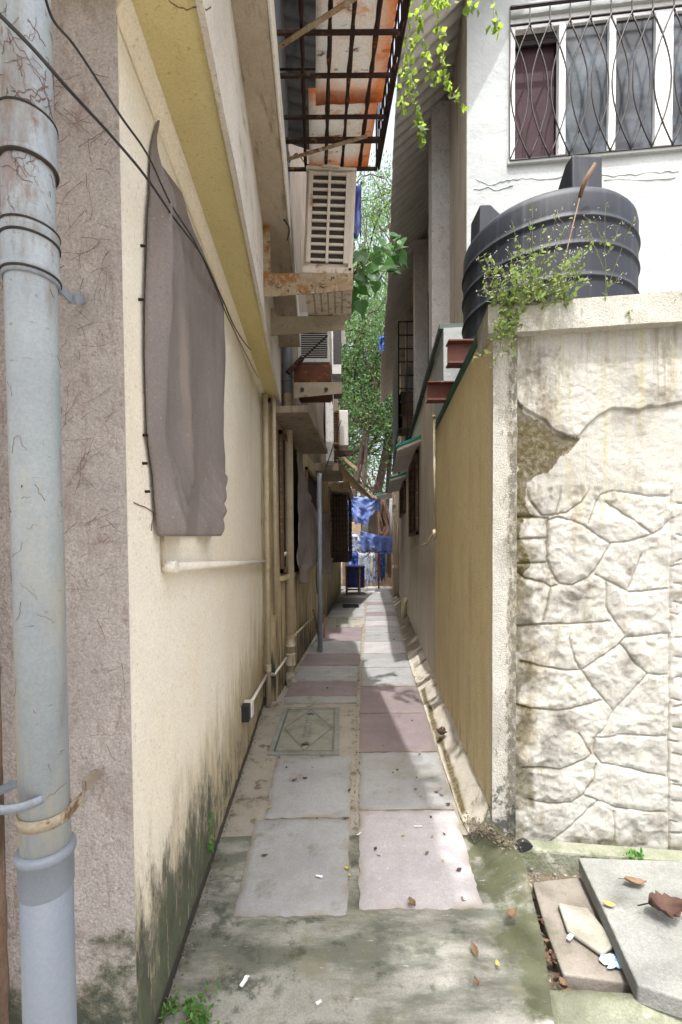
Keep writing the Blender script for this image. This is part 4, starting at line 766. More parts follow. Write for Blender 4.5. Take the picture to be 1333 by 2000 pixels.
for z in np.arange(zf, zf+1.31, .26): q.tube([(outx(.9)+.014, .9, z), (outx(3.04)+.014, 3.04, z)], .007, 5)
q.build('side_grille', M['rustbar'], cg)
q = MB()
for x_ in (inn(3.04), outx(3.04)): q.tube([(x_, 3.05, zf), (x_, 3.05, zf+1.3)], .006, 5)
for z in np.arange(zf, zf+1.31, .65): q.tube([(inn(3.04), 3.05, z), (outx(3.04), 3.05, z)], .007, 5)
q.build('end_grille', M['rustbar'], cg)
for k, (ya, yb, a0, a1, dz, la) in enumerate(((.95, 2.06, .42, .97, .034, 'long rust edged white sheet lying on the near end of the iron cage'), (1.98, 2.66, .40, .96, .046, 'middle white sheet on the iron cage with orange rust band'), (2.58, 3.12, .34, .93, .06, 'small stained white sheet on the far end of the iron cage'))):
    q = MB(); P = []
    for y in np.linspace(ya, yb, 14): P.append([(inn(y)+(outx(y)-inn(y))*(a0+(a1-a0)*s), y, zf+dz+.006*fbm(s, y, k, 3)+.02*s) for s in np.linspace(0, 1, 12)])
    q.grid(P); o = q.build('roof_sheet', M['sheet'], base=(inn(ya), ya, zf+dz), thick=.005); tag(o, la, 'sheet'); at = o.data.attributes.new('edge', 'FLOAT', 'POINT'); at.data.foreach_set('value', np.array([max(0, 1-min(i, 13-i*1.0)/2.6)*.95+max(0, (j-8.2)/3)*.9+.35*max(0, fbm(i*.6, j*.6, k*5, 1, 2)) for i in range(14) for j in range(12)], dtype=np.float32).clip(0, 1))
# ================================================================== AC UNITS
def ac(name, lo, hi, label, kind, face='front', mat=None):
    x0, y0, z0 = lo; x1, y1, z1 = hi; t = thing(name, ((x0+x1)/2, (y0+y1)/2, z0), label, 'air conditioner'); mat = mat or M['ac']
    q = MB(); q.box((x0, y0+.012, z0), (x1, y1, z1)); body = q.build('casing', mat, t, bevel=.012)
    w_, h_ = x1-x0, z1-z0
    if kind == 'slots':
        q = MB(); q.box((x0+.03, y0+.004, z0+.06), (x1-.045, y0+.0118, z1-.03)); q.build('coil', M['coil'], t)
        q = MB(); X0, X1, Z0, Z1 = x0+.03, x1-.045, z0+.075, z1-.035; cx = (X0+X1)/2
        for (a, b) in ((X0-.012, X0+.016), (cx-.009, cx+.009), (X1-.016, X1+.016)): q.box((a, y0-.014, Z0-.02), (b, y0+.003, Z1+.012))
        for k in range(12): z = Z0+(Z1-Z0)*k/11; q.box((X0+.0165, y0-.010, z-.008), (cx-.0095, y0+.002, z+.008)); q.box((cx+.0095, y0-.010, z-.008), (X1-.0165, y0+.002, z+.008))
        q.build('side_grille', mat, t, bevel=.002)
        q = MB(); q.box((X1+.0165, y0-.006, z0+.01), (x1-.003, y0+.010, z1-.01)); q.build('service_panel', mat, t, bevel=.003)
        q = MB(); q.box((x0-.006, y0-.006, z0-.012), (x1+.006, y1+.006, z0+.035)); q.build('base_tray', mat, t, bevel=.006)
        q = MB(); q.box((x0-.004, y0-.004, z1-.004), (x1+.004, y1+.004, z1+.014)); q.tube([(x0+.10, y0-.004, z1+.008), (x0+.12, y0-.02, z1+.004), (x0+.20, y0-.02, z1+.004), (x0+.215, y0-.004, z1+.008)], .007, 8); q.build('lid', mat, t, bevel=.004)
        q = MB()
        for k in range(5): q.box((x0+.05+k*.05, y0+.1, z0-.0165), (x0+.062+k*.05, y1-.1, z0-.0125))
        q.box((x0+.02, y0+.03, z0-.0165), (x1-.02, y0+.05, z0-.0125)); q.build('base_ribs', M['brk'], t)
    else:
        q = MB(); q.box((x0+.03, y0+.004, z0+.04), (x1-.03, y0+.0118, z1-.04)); q.build('coil', M['coil'], t)
        q = MB(); nl = 20
        for k in range(nl): z = z0+.045+(h_-.09)*k/(nl-1); q.box((x0+.03, y0-.004, z-.003), (x1-.03, y0+.003, z+.003))
        for (a, b) in ((x0, x0+.03), (x1-.03, x1)): q.box((a, y0-.012, z0), (b, y0+.011, z1))
        q.box((x0+.031, y0-.012, z0), (x1-.031, y0+.011, z0+.04)); q.box((x0+.031, y0-.012, z1-.04), (x1-.031, y0+.011, z1)); q.build('louvre', mat, t, bevel=.002)
    return t
ac('air_conditioner', (-.235, 2.98, 3.375), (.085, 3.56, 4.03), 'aged off white outdoor air conditioner with two columns of slots on rusty brackets', 'slots').rotation_euler = (0, rad(2.6), 0)
p0 = AT(583, 655, 5.2); p1 = AT(645, 708, 5.2)
ac('air_conditioner', (p0.x, 5.2, p1.z), (p1.x, 5.85, p0.z+.25), 'second air conditioner with fine horizontal louvres above the rusted tray', 'louvre', mat=M['acw'])
p0 = AT(641, 802, 8.6); p1 = AT(664, 868, 8.6)
ac('air_conditioner', (p0.x, 8.6, p1.z), (p1.x, 9.3, p0.z), 'third air conditioner with brown faded front farther down the alley', 'louvre', mat=M['rust'])
q = MB(); a = AT(660, 800, 8.7); b = AT(681, 870, 8.7); q.box((a.x, 8.72, b.z), (b.x, 9.5, a.z)); o = q.build('air_conditioner', M['acw'], bevel=.015, base=(a.x, 8.7, b.z)); tag(o, 'pale grey air conditioner casing beside the brown fronted unit', 'air conditioner')
def bracket(name, x0, x1, y, zt, h, mat, label, riser=.4, bolts=2, hole=False):
    t = thing(name, (x0, y, zt), label, 'bracket'); q = MB()
    q.prism([(x0, y, zt-h), (x1, y, zt-h*.72), (x1, y, zt), (x0, y, zt)], (0, .006, 0)); q.box((x0, y+.006, zt-.006), (x1, y+.05, zt)); q.build('arm', mat, t)
    if riser: q = MB(); q.box((x0-.004, y-.006, zt-h), (x0+.045, y-.001, zt+riser)); q.build('riser', mat, t)
    for k in range(bolts):
        xx = x0+(x1-x0)*(.17+.5*k/(max(1, bolts-1))); q = MB(); q.tube([(xx, y-.002, zt-h*.48), (xx, y-.014, zt-h*.48)], .022, 14)
        q.tube([(xx, y-.012, zt-h*.48), (xx, y-.024, zt-h*.48)], .012, 6) if not hole else None
        q.build('bolt', M['coil'] if hole else mat, t)
    return t
bracket('wall_bracket', -.485, .09, 2.955, 3.355, .15, M['rust'], 'near rusty flaking steel bracket carrying the slotted air conditioner', riser=.42)
bracket('wall_bracket', -.535, .045, 3.5, 3.355, .145, M['brk'], 'beige painted steel bracket just behind the flaking rusty one', riser=.06)
a = AT(575, 745, 5.6); b = AT(668, 745, 5.6)
a = AT(575, 747, 5.03); b = AT(668, 747, 5.03); bracket('wall_bracket', a.x, b.x, 5.03, a.z, .17, M['brk'], 'dark grey bracket with two holes below the rusted tray', riser=0, hole=True)
q = MB(); a = AT(574, 712, 5.1); b = AT(647, 745, 5.1); q.box((a.x, 5.1, b.z), (b.x, 5.8, a.z)); q.box((a.x+.02, 5.08, b.z-.05), (b.x-.01, 5.7, b.z-.004)); o = q.build('drip_tray', M['deeprust'], bevel=.01, base=(a.x, 5.1, b.z)); tag(o, 'deep rusted metal tray hanging under the second air conditioner', 'tray')
a = AT(640, 880, 8.5); b = AT(690, 880, 8.5); bracket('wall_bracket', a.x, b.x, 8.5, a.z, .14, M['rustbar'], 'far rusty bracket under the brown fronted air conditioner', riser=0)
q = MB(); q.bar(AT(563, 728, 5.0), AT(640, 655, 5.0), .02, .012); q.bar(AT(563, 728, 5.0), AT(590, 700, 5.05), .06, .05); o = q.build('iron_strut', M['rustbar'], base=AT(563, 728, 5.0)); tag(o, 'bent rusty strut slanting in front of the louvred air conditioner', 'strut')
cable([AT(563, 330, 2.9), AT(556, 380, 2.9), AT(552, 420, 2.9), AT(565, 445, 2.92), AT(562, 470, 2.95)], .006, 'cable', 'black wire loop hanging left of the slotted air conditioner')
cable([AT(636, 780, 8.3), AT(634, 830, 8.2), AT(641, 880, 8.3), AT(660, 905, 8.4)], .02, 'cable', 'dark hose drooping left of the brown fronted air conditioner')
cable([AT(667, 820, 7.5), AT(640, 905, 7.6), AT(622, 960, 7.4), AT(618, 1100, 7.2), AT(620, 1160, 7.2)], .008, 'cable', 'wire hanging down behind the leaning steel post')
cable([AT(565, 318, 3.4), AT(580, 300, 3.4), AT(600, 322, 3.4), AT(612, 308, 3.4)], .004, 'cable', 'tangled wire end above the slotted air conditioner')
cable([AT(540, 740, 4.6), AT(555, 744, 4.9), AT(575, 735, 5.0), AT(600, 690, 5.0)], .004, 'cable', 'thin black wire between the corner pipes and the rusted tray')
# blue tarpaulin behind AC
def hang(name, pts_top, drop, mat, label, cat, foldn=6, amp=.05, ragged=.1, nrow=30, ncol=40, lean=0, grp=None, prof=None):
    A_, B_ = Vector(pts_top[0]), Vector(pts_top[1]); nrm = (B_-A_).cross(Vector((0, 0, 1))).normalized(); P = []; ph = random.uniform(0, 6)
    for i in range(nrow+1):
        t = i/nrow; row = []
        for j in range(ncol+1):
            s = j/ncol; dr_ = drop*(1+ragged*fbm(s*3+ph, 0, 0, 1.5, 3)*2)*(prof(s) if prof else 1)
            p = A_+(B_-A_)*s+Vector((0, 0, -dr_*t-.05*math.sin(math.pi*s)*(1-t)))+nrm*(amp*t**.6*math.sin(foldn*s*2*math.pi+ph+t*1.5)+amp*.8*fbm(s*4+ph, t*3, 0, 1, 3)+lean*t)
            row.append(p)
        P.append(row)
    q = MB(); q.grid(P); o = q.build(name, mat, base=A_, thick=.004); tag(o, label, cat, grp); return o
hang('tarpaulin', (AT(688, 352, 4.3), AT(707, 352, 4.5)), .52, M['navy'], 'narrow dark blue tarpaulin strip hanging behind the slotted air conditioner', 'tarpaulin', 2, .02)
hang('tarpaulin', (AT(741, 655, 9.0), AT(752, 650, 9.1)), .33, M['bluet'], 'small blue rag hanging below the far end of the corrugated roof', 'rag', 2, .02)
# ================================================================== FAR LEFT CLOTHS
def cloth2(rows, pl, amp, seed, name, mat, label, ncol=36, nrow=60):
    f = lambda s, t, p: .09+amp*math.sin(s*8+seed+t*1.5)+.05*fbm(p.y, p.z, seed, 2, 3)+.05*math.sin(s*math.pi)
    q = cloth(rows, pl, f, name, mat, ncol, nrow); o = q.build(name, mat, base=PL(rows[-1][1], rows[-1][0], pl), thick=.004); tag(o, label, 'cloth sheet'); return o
cloth2([(880, 562, 572), (960, 562, 580), (985, 560, 600), (1003, 560, 611), (1060, 562, 612), (1102, 564, 606), (1112, 566, 588), (1140, 570, 580)], L2, .03, 1, 'hanging_cloth', M['mesh'], 'loose grey cloth hanging over the first window of the rear left house')
cloth2([(1000, 618, 622), (1018, 618, 640), (1060, 618, 640), (1090, 620, 638), (1110, 621, 644), (1122, 624, 637)], L2, .03, 3, 'hanging_cloth', M['mesh'], 'baggy grey cloth hanging beyond the leaning steel post')
# ================================================================== RIGHT: beams, tank, pipes
def ibeam(x0, x1, y, z, label):
    t = MB(); w_, h_ = .10, .165; t.box((x0, y-w_/2, z), (x1, y+w_/2, z+.012)); t.box((x0, y-w_/2, z+h_-.012), (x1, y+w_/2, z+h_)); t.box((x0+.001, y-.005, z+.012), (x1, y+.005, z+h_-.012))
    o = t.build('steel_beam', M['redbeam'], base=(x0, y, z), bevel=.002); tag(o, label, 'steel beam')
ibeam(.76, 2.9, 3.22, 2.862, 'near red oxide steel beam lying across the green capping under the tank')
ibeam(.77, 2.9, 4.02, 2.862, 'farther red oxide steel beam poking out over the green capping')
tk = thing('water_tank', (1.57, 3.50, 3.03), 'black ribbed plastic water tank resting on two red beams', 'water tank')
Rt = .60; prof = [(.0, 0), (Rt-.04, 0), (Rt, .03)]
def ring(z): return [(Rt, z-.04), (Rt, z-.016), (Rt+.008, z-.010), (Rt+.012, z-.002), (Rt+.009, z+.006), (Rt, z+.011), (Rt, z+.035)]
for z in (.07, .27, .47, .64): prof += ring(z)
prof += [(Rt, .78), (Rt-.006, .81), (Rt-.03, .84), (Rt-.07, .855), (.35, .93), (.26, .95), (.25, 1.02), (0, 1.03)]
q = MB(); q.lathe((1.57, 3.50, 3.03), prof, 96); q.build('body', M['tank'], tk)
for ang in (rad(-87), rad(-177), rad(93), rad(3)):
    c, s = math.cos(ang), math.sin(ang); e1 = Vector((c, s, 0)); e2 = Vector((-s, c, 0)); O = Vector((1.57, 3.5, 3.03)); q = MB()
    pts = [O+e1*(Rt-.055)+Vector((0, 0, .835)), O+e1*(Rt-.06)+Vector((0, 0, 1.06)), O+e1*(Rt-.14)+Vector((0, 0, 1.065)), O+e1*.30+Vector((0, 0, .92))]
    q.prism([p-e2*.10 for p in pts], e2*.20); q.build('lug', M['tank'], tk, bevel=.01)
q = MB(); q.tube([AT(1133, 385, 2.86), AT(1142, 355, 2.84), AT(1163, 320, 2.82)], [.012, .016, .012], 8); q.tube([AT(1133, 385, 2.86), AT(1090, 560, 2.6)], .004, 5)
o = q.build('dry_stick', M['wood'], base=AT(1133, 385, 2.86)); tag(o, 'dry broken plant stalk sticking up in front of the water tank', 'stalk')
W0 = PL(849, 815, off(R, -.03)); W1 = PL(849, 1040, off(R, -.03)); W2 = PL(835, 1062, off(R, -.05)); W3 = PL(803, 1072, off(R, -.04))
pipes('water_pipe', [([W0, W1], .013), ([W1, W2, W3], .013)], 'thin cream pipe dropping from the green capping and bending away along the right wall', M['cpipe'], fit=[(W1-Vector((0, 0, .05)), W1+Vector((0, 0, .03)), .02), (W0-Vector((0, 0, .01)), W0+Vector((0, 0, .02)), .02)])
vpipe('drainpipe', X(R, 13.6)-.10, 13.6, 0, 3.9, .075, M['cpipe'], 'wide cream drainpipe at the far end of the right wall', 'drainpipe', couplings=((.9, 1.1), (2.6, 2.8)))
vpipe('drainpipe', X(R, 12.8)-.05, 12.8, 0, 3.2, .035, M['cpipe'], 'slim brown drainpipe just in front of the wide one on the right wall', 'drainpipe')
q = MB(); xs0 = X(R, 9.3)-.08; q.tube([(xs0, 9.3, .05), (xs0, 9.3, .42), (xs0+.06, 9.32, .47)], .06, 18); o = q.build('stub_pipe', M['cpipe'], base=(xs0, 9.3, .05)); tag(o, 'short cream stub pipe at the foot of the right wall', 'pipe')
# ================================================================== MANHOLES, GRATE
def manhole(x0, x1, y0, y1, z, label, skew=0):
    ED = []; t = thing('manhole_cover', ((x0+x1)/2, (y0+y1)/2, z), label, 'manhole cover')
    q = MB(); w_ = .05
    q.box((x0-w_, y0-w_, z-.03), (x1+w_, y0-.008, z+.002)); q.box((x0-w_, y1+.008, z-.03), (x1+w_, y1+w_, z+.002)); q.box((x0-w_, y0-.008, z-.03), (x0-.008, y1+.008, z+.002)); q.box((x1+.008, y0-.008, z-.03), (x1+w_, y1+.008, z+.002)); q.build('frame', M['slabc'], t, bevel=.003)
    q = MB(); n_ = 60; P = []; cx, cy = (x0+x1)/2, (y0+y1)/2; hw, hh = (x1-x0)/2, (y1-y0)/2
    for i in range(n_*2+1):
        row = []
        for j in range(n_+1):
            u = -1+2*j/n_; v = -1+i/n_; d = abs(abs(u)/.93+abs(v)/.96-1); h = -.006*max(0, 1-d/.05)
            for vc in (-.72, .72):
                if (u/.17)**2+((v-vc)/.12)**2 < 1: h = -.016*min(1, 2*(1-(u/.17)**2-((v-vc)/.12)**2))
            ED.append(min(1, max(0, 1-d/.045)*.9+max(0, (max(abs(u), abs(v))-.965)/.03)+(.9 if h < -.007 else 0))); h += .0015*fbm(u, v, 1, 8, 3); row.append((cx+u*hw, cy+v*hh, z-.002+h))
        P.append(row)
    q.grid(P); c = q.build('cover', M['iroman'], t, recalc=False); at = c.data.attributes.new('edge', 'FLOAT', 'POINT'); at.data.foreach_set('value', np.array(ED, dtype=np.float32))
    q = MB()     # worn raised bars in two rows (worn lettering no longer readable)
    for k in range(11):
        yy_ = cy-hh*.42+k*hh*.084
        q.box((cx-hw*.16, yy_, z-.002), (cx-hw*.02+random.uniform(-.01, .005), yy_+.012, z+.005)); q.box((cx+hw*.03, yy_+.004, z-.002), (cx+hw*.17-random.uniform(0, .015), yy_+.015, z+.005))
    q.build('raised_marks', M['iroman'], c, bevel=.001)
    for vc in (-.72, .72): q = MB(); q.tube([(cx-hw*.1, cy+hh*vc, z-.004), (cx+hw*.1, cy+hh*vc, z-.004)], .004, 6); q.build('lift_bar', M['rustbar'], c)
    return t
manhole(-.525, -.075, 3.46, 4.36, .004, 'nearer greenish manhole cover with a diamond pattern in the path')
manhole(-.30, .14, 8.75, 9.75, .006, 'farther manhole cover with a diamond pattern, past the steel post')
q = MB(); gx0, gx1, gy0, gy1 = .03, .46, 11.45, 12.15
q.box((gx0, gy0, -.02), (gx1, gy1, .006)); 
for k in range(9): q.box((gx0+.01, gy0+.03+k*.075, .007), (gx1-.01, gy0+.06+k*.075, .018))
o = q.build('drain_grate', M['black'], base=(gx0, gy0, 0)); tag(o, 'black rectangular drain grate in the far part of the path', 'grate')
# ================================================================== LOOSE SLABS bottom right
def slabpoly(pts, zt, th, mat, name, label, cat, tilt=None, amp=.004):
    """pts: pixel outline of the top, lying at height zt"""
    P = [G(x, y, zt+(tilt(x, y) if tilt else 0)) for x, y in pts]; q = MB(); q.prism([(p.x, p.y, p.z) for p in P], (0, 0, -th)); o = q.build(name, mat, bevel=.007, base=P[0]-Vector((0, 0, th))); tag(o, label, cat); return o
slabpoly([(1040, 1722), (1135, 1712), (1262, 1925), (1100, 1902), (1066, 1812)], -.045, .07, M['slabd'], 'stone_slab', 'brown stained flat slab under the broken white tile', 'slab')
slabpoly([(1130, 1674), (1345, 1682), (1500, 1700), (1560, 1960), (1345, 1955), (1245, 1922), (1185, 1790)], .055, .075, M['slabc'], 'stone_slab', 'thick grey concrete cover slab leaning by the stone clad wall', 'slab', tilt=lambda x, y: -.00004*(x-1130))
slabpoly([(1090, 1762), (1148, 1772), (1206, 1842), (1176, 1862), (1108, 1815)], -.018, .018, M['tile'], 'broken_tile', 'broken piece of whitish tile on the brown stained slab', 'tile')
q = MB(); P = []
for i in range(50):
    t = i/49; y = 1.42-.10*t; x = .72+2.2*t
    P.append([(x, 1.53-.14*t+.085*s+.006*fbm(x, s, 0, 7), -.075+.045*(1-(s-.5)**2*3)+.006*fbm(x, s, 2, 9)) for s in np.linspace(-.3, 1.3, 10)])
q.grid(P); o = q.build('kerb', M['kerb'], recalc=False, thick=.03); tag(o, 'mossy concrete kerb at the bottom right', 'kerb', kind='structure')
q = MB(); P = [AT(1182, 1868, G(1182, 1868, -.03).y)]
c = G(1200, 1880, -.035); gr = []
for i in range(9):
    gr.append([(c.x-.045+.09*j/8+.01*math.sin(i), c.y-.03+.06*i/8, c.z+.012*fbm(i*.5, j*.5, 0, 1)+.006) for j in range(9)])
q.grid(gr, False); o = q.build('wrapper', M['wrap'], base=c, thick=.001); tag(o, 'crumpled light blue wrapper lying below the broken tile', 'wrapper')
q = MB(); c = G(1033, 1668, .02); b_ = []
for k in range(9): b_.append((c.x+.05*math.cos(k*.7)*random.uniform(.6, 1), c.y+.01*math.sin(k*.7), c.z+.035*math.sin(k*.7)*random.uniform(.6, 1)))
q.prism([(p[0], 2.31, p[2]) for p in b_], (0, .03, 0)); o = q.build('tar_lump', M['black'], base=(c.x, 2.31, c.z-.03)); tag(o, 'black lump of tar at the foot of the pier', 'tar lump')
# ================================================================== FAR END
q = None
t = thing('storage_bin', AT(695, 1160, 14.4)*1, 'navy blue plastic bin on a dark wooden stand at the end of the alley', 'bin'); t.location.z = 0
a = AT(676, 1160, 14.4); b = AT(713, 1108, 14.4)
q = MB(); q.box((a.x+.05, 14.5, .22), (b.x, 15.2, .88)); q.box((a.x+.03, 14.46, .86), (b.x+.02, 15.22, .93)); q.build('bin', M['navy'], t, bevel=.03)
for (lx, ly) in ((a.x, 14.38), (b.x-.2, 14.38), (a.x, 15.1), (b.x-.2, 15.1)): q = MB(); q.box((lx, ly, 0), (lx+.06, ly+.06, .9)); q.build('leg', M['wood'], t)
q = MB(); q.box((a.x, 14.39, .15), (b.x-.15, 14.43, .21)); q.build('rail', M['wood'], t)
def P17(x, y, Y=16.2): return AT(x, y, Y)
hang('tarpaulin', (P17(679, 968, 15.6), P17(744, 970, 15.4)), 1.15, M['bluel'], 'pale blue tarpaulin strung across the end of the alley', 'tarpaulin', 3, .10, .25, prof=lambda s: 1.15-.75*s if s > .45 else .85)
hang('tarpaulin', (P17(681, 1035, 16.9), P17(705, 1045, 16.7)), .9, M['print'], 'wrinkled whitish blue sheet below the pale blue tarpaulin', 'tarpaulin', 3, .08, .2)
hang('tarpaulin', (P17(704, 1036, 16.0), P17(768, 1048, 15.9)), .65, M['bluel'], 'light blue sheet lying behind the washing line', 'tarpaulin', 4, .06, .2)
hang('tarpaulin', (P17(679, 1076, 16.0), P17(714, 1078, 15.9)), .75, M['bluet'], 'bright blue plastic sheet draped just behind the navy bin', 'tarpaulin', 3, .07, .1)
lx = [(700, 722, 'print', 1.15, 'patterned blue and white cloth at the left of the washing line'), (716, 730, 'whitec', .75, 'plain white cloth on the washing line'), (724, 738, 'print', 1.2, 'patterned blue and white cloth in the middle of the washing line'), (736, 742, 'redc', 1.0, 'narrow faded red cloth on the washing line'), (738, 752, 'bluet', 1.1, 'deep blue cloth on the washing line'), (750, 757, 'whitec', .8, 'short white cloth at the right of the washing line'), (755, 765, 'tanc', 1.0, 'tan cloth at the right end of the washing line')]
for k, (xa_, xb_, mt, dr_, la) in enumerate(lx): hang('laundry', (P17(xa_, 1078+k % 2, 15.6+.06*k), P17(xb_, 1079, 15.62+.06*k)), dr_*.9, M[mt], la, 'laundry', 2, .04, .2, 20, 16, grp='washing on the line')
cable([P17(676, 1076, 15.5), P17(720, 1079, 15.7), P17(768, 1076, 16.0)], .012, 'washing_line', 'washing line strung across the end of the alley')
q = MB(); q.bar(P17(740, 970, 16.3), P17(740, 1150, 16.3), .05, .05); o = q.build('wooden_pole', M['wood'], base=P17(740, 1150, 16.3)); tag(o, 'wooden pole holding the pale blue tarpaulin', 'pole')
q = MB(); q.box((.2, 17.6, -.1), (3.2, 17.9, 1.3)); 
for k in range(12): q.box((-2.6+k*.24, 18.0, -.1), (-2.38+k*.24, 18.06, 2.6+.1*math.sin(k*3)))
o = q.build('plank_fence', M['wood'], base=(0, 17.9, -.1)); tag(o, 'dark plank fence and low wall behind the tarpaulins', 'fence')
q = MB(); P=[AT(690+12*math.cos(k*1.05), 1042+16*math.sin(k*1.05), 17.0) for k in range(6)]
q = MB(); a = AT(684, 1020, 17.2); b = AT(706, 1052, 17.2); q.box((a.x, 17.2, b.z), (b.x, 17.8, a.z)); o = q.build('crate', M['tanc'], base=(a.x, 17.2, b.z), bevel=.03); tag(o, 'tan cardboard box piled under the pale blue tarpaulin', 'box')
q = MB(); a = AT(704, 1058, 16.8); b = AT(716, 1078, 16.8); q.lathe(((a.x+b.x)/2, 16.9, b.z), [(0, 0), (.09, 0), (.11, .12), (.10, .3), (.05, .36), (0, .37)], 16); o = q.build('jar', M['redc'], base=(a.x, 16.9, b.z)); tag(o, 'small faded red container above the washing line', 'container')
# ================================================================== FOLIAGE
OV = [(0, 0), (.22, .30), (.25, .55), (.12, .85), (0, 1.0), (-.12, .85), (-.25, .55), (-.22, .30)]
KT = [(0, 0), (.26, .45), (0, 1.0), (-.26, .45)]
HT = [(0, .06), (.22, -.02), (.42, .12), (.44, .36), (.28, .62), (.08, .84), (.015, 1.25), (-.015, 1.25), (-.08, .84), (-.28, .62), (-.44, .36), (-.42, .12), (-.22, -.02)]
LB = [(0, 0), (.30, .12), (.34, .32), (.52, .42), (.28, .60), (.16, .80), (0, 1.0), (-.16, .80), (-.28, .60), (-.52, .42), (-.34, .32), (-.30, .12)]
def leaves(name, items, shape, mat, parent=None, base=None, fold=.12):
    """items: (position, direction, normal, length, shade)"""
    vs = []; fs = []; sh = []; nS = len(shape)
    for (p, d, nn, L, s) in items:
        d = d.normalized(); b = d.cross(nn)
        if b.length < 1e-4: b = d.orthogonal()
        b.normalize(); u = b.cross(d); k = len(vs)
        for (a, t) in shape: vs.append(tuple(p+b*(a*L)+d*(t*L)+u*(abs(a)*L*fold*2-.12*L*t*t))); sh.append(s)
        fs.append(tuple(range(k, k+nS)))
    me = bpy.data.meshes.new(name); me.from_pydata(vs, [], fs); me.materials.append(mat)
    at = me.attributes.new('shade', 'FLOAT', 'POINT'); at.data.foreach_set('value', np.array(sh, dtype=np.float32)); me.update()
    o = bpy.data.objects.new(name, me); COL.objects.link(o)
    if base is not None: ROOT(o, base)
    if parent: o.parent = parent; o.matrix_parent_inverse = WM(parent).inverted()
    return o
def rv(): return Vector((random.gauss(0, 1), random.gauss(0, 1), random.gauss(0, 1))).normalized()
def limb(q, a, b, r0, r1, wob=.15, n_=8):
    a = Vector(a); b = Vector(b); L = (b-a).length; pts = []
    w1 = rv()*wob*L*.5; w2 = rv()*wob*L*.3
    for i in range(n_+1):
        t = i/n_; pts.append(a+(b-a)*t+w1*math.sin(math.pi*t)+w2*math.sin(2*math.pi*t))
    q.tube(pts, [r0+(r1-r0)*i/n_ for i in range(n_+1)], 9); return pts
def tree(name, base, label, fork, tips, nleaf, size, spread, seed, trunk_r=.3, cat='tree'):
    random.seed(seed); t = thing(name, base, label, cat); base = Vector(base); ends = []
    q = MB(); fk = Vector(fork); pts = limb(q, base, fk, trunk_r, trunk_r*.7, .12, 10); q.tube([base+Vector((.1, 0, 0)), fk+Vector((.1, .1, .3))], [trunk_r*.6, trunk_r*.4], 9)
    q.build('trunk', M['bark'], t)
    for tp in tips:
        q = MB(); p = limb(q, fk, tp, trunk_r*.5, trunk_r*.12, .22, 10); ends += [(x, 1) for x in p[3:]]
        for k in range(5):
            s = random.choice(p[3:]); e = s+rv()*random.uniform(1, 2.2)+Vector((0, 0, .4)); pp = limb(q, s, e, trunk_r*.16, .02, .25, 6); ends += [(x, 1) for x in pp[2:]]
            for k2 in range(3):
                s2 = random.choice(pp[2:]); e2 = s2+rv()*random.uniform(.5, 1.2); p3 = limb(q, s2, e2, .022, .008, .25, 4); ends += [(x, 1) for x in p3[1:]]
        q.build('limb', M['bark'], t)
    items = []; cl = [(e[0]+rv()*random.uniform(.1, spread), random.uniform(.25, .6), random.random()) for e in random.choices(ends, k=nleaf//26)]
    for c, r_, s in cl:
        for k in range(26):
            p = c+Vector((random.gauss(0, 1)*r_, random.gauss(0, 1)*r_, random.gauss(0, .8)*r_)); d = rv(); d.z -= .5
            items.append((p, d, rv()+Vector((0, 0, .8)), size*random.uniform(.5, 1.35), min(1, max(0, s*.6+random.random()*.4))))
    leaves('crown', items, KT, M['leafT'], t); return t
T17 = lambda x, y, Y=18: AT(x, y, Y)
b0 = T17(688, 1000, 17.8); b0.z = -.1; b0.x = .42
tree('banyan_tree', b0, 'large leafy tree with forked dark trunk rising at the end of the alley', T17(716, 838, 18.2),
     [T17(690, 720, 18.5), T17(760, 700, 18.8), T17(735, 560, 19.5), T17(700, 600, 18), T17(640, 700, 19), T17(800, 760, 19), T17(760, 480, 19), T17(720, 420, 20), T17(840, 600, 20), T17(620, 560, 20), T17(725, 340, 21), T17(750, 380, 20)], 32000, .12, 1.0, 11, .17)
tree('tree', (1.65, 19.5, -.1), 'second leafy tree standing right of the forked trunk', T17(764, 815, 19.5), [T17(700, 900, 19.5), T17(790, 800, 20), T17(770, 900, 19), T17(740, 760, 20), T17(720, 850, 20.5), T17(760, 650, 20.5)], 9000, .12, .9, 12, .22)
tree('tree', (-1.5, 27, -.1), 'tall distant tree filling the gap behind the forked one', (-.8, 27, 7), [(1, 27, 9), (.5, 27, 12), (2.2, 26.5, 11), (2, 27, 15), (.4, 27, 16), (3.5, 27, 13), (-1, 28, 13), (1.2, 27, 18.5), (2.5, 27, 17.5), (3, 28, 8), (1, 27, 6), (2.5, 27, 5), (.2, 28, 20), (1.5, 28, 22), (2.6, 28, 20.5), (3.4, 28, 18), (.8, 28, 23.5), (-.6, 28, 21.5)], 32000, .165, 1.0, 13, .3)
tree('unseen_dapple_tree', (-2.6, -3.2, -.14), 'unseen leafy tree added outside the alley mouth to dapple the sunlight', (-2.3, -2.4, 4.8), [(-1.4, -1.6, 6.5), (-.6, -.9, 7.2), (.2, -.6, 7.6), (-1.2, .0, 8.2), (-2.5, -1, 8.5), (.9, -1.4, 7.8)], 6500, .13, .9, 14, .16)  # unseen behind the camera, added to dapple the shadow edge on the path
random.seed(21)
q = MB()
for k in range(16):
    a = AT(random.uniform(742, 752), random.uniform(968, 985), 17.0+random.uniform(0, .4)); b = AT(random.uniform(738, 756), random.uniform(1045, 1062), 16.9+random.uniform(0, .4)); limb(q, a, b, random.uniform(.03, .07), random.uniform(.03, .08), .25, 8)
for k in range(3):
    a = AT(705+k*12, random.uniform(905, 930), 16.8); b = AT(735+k*4, 975, 17.0); limb(q, a, b, .025, .03, .2, 6)
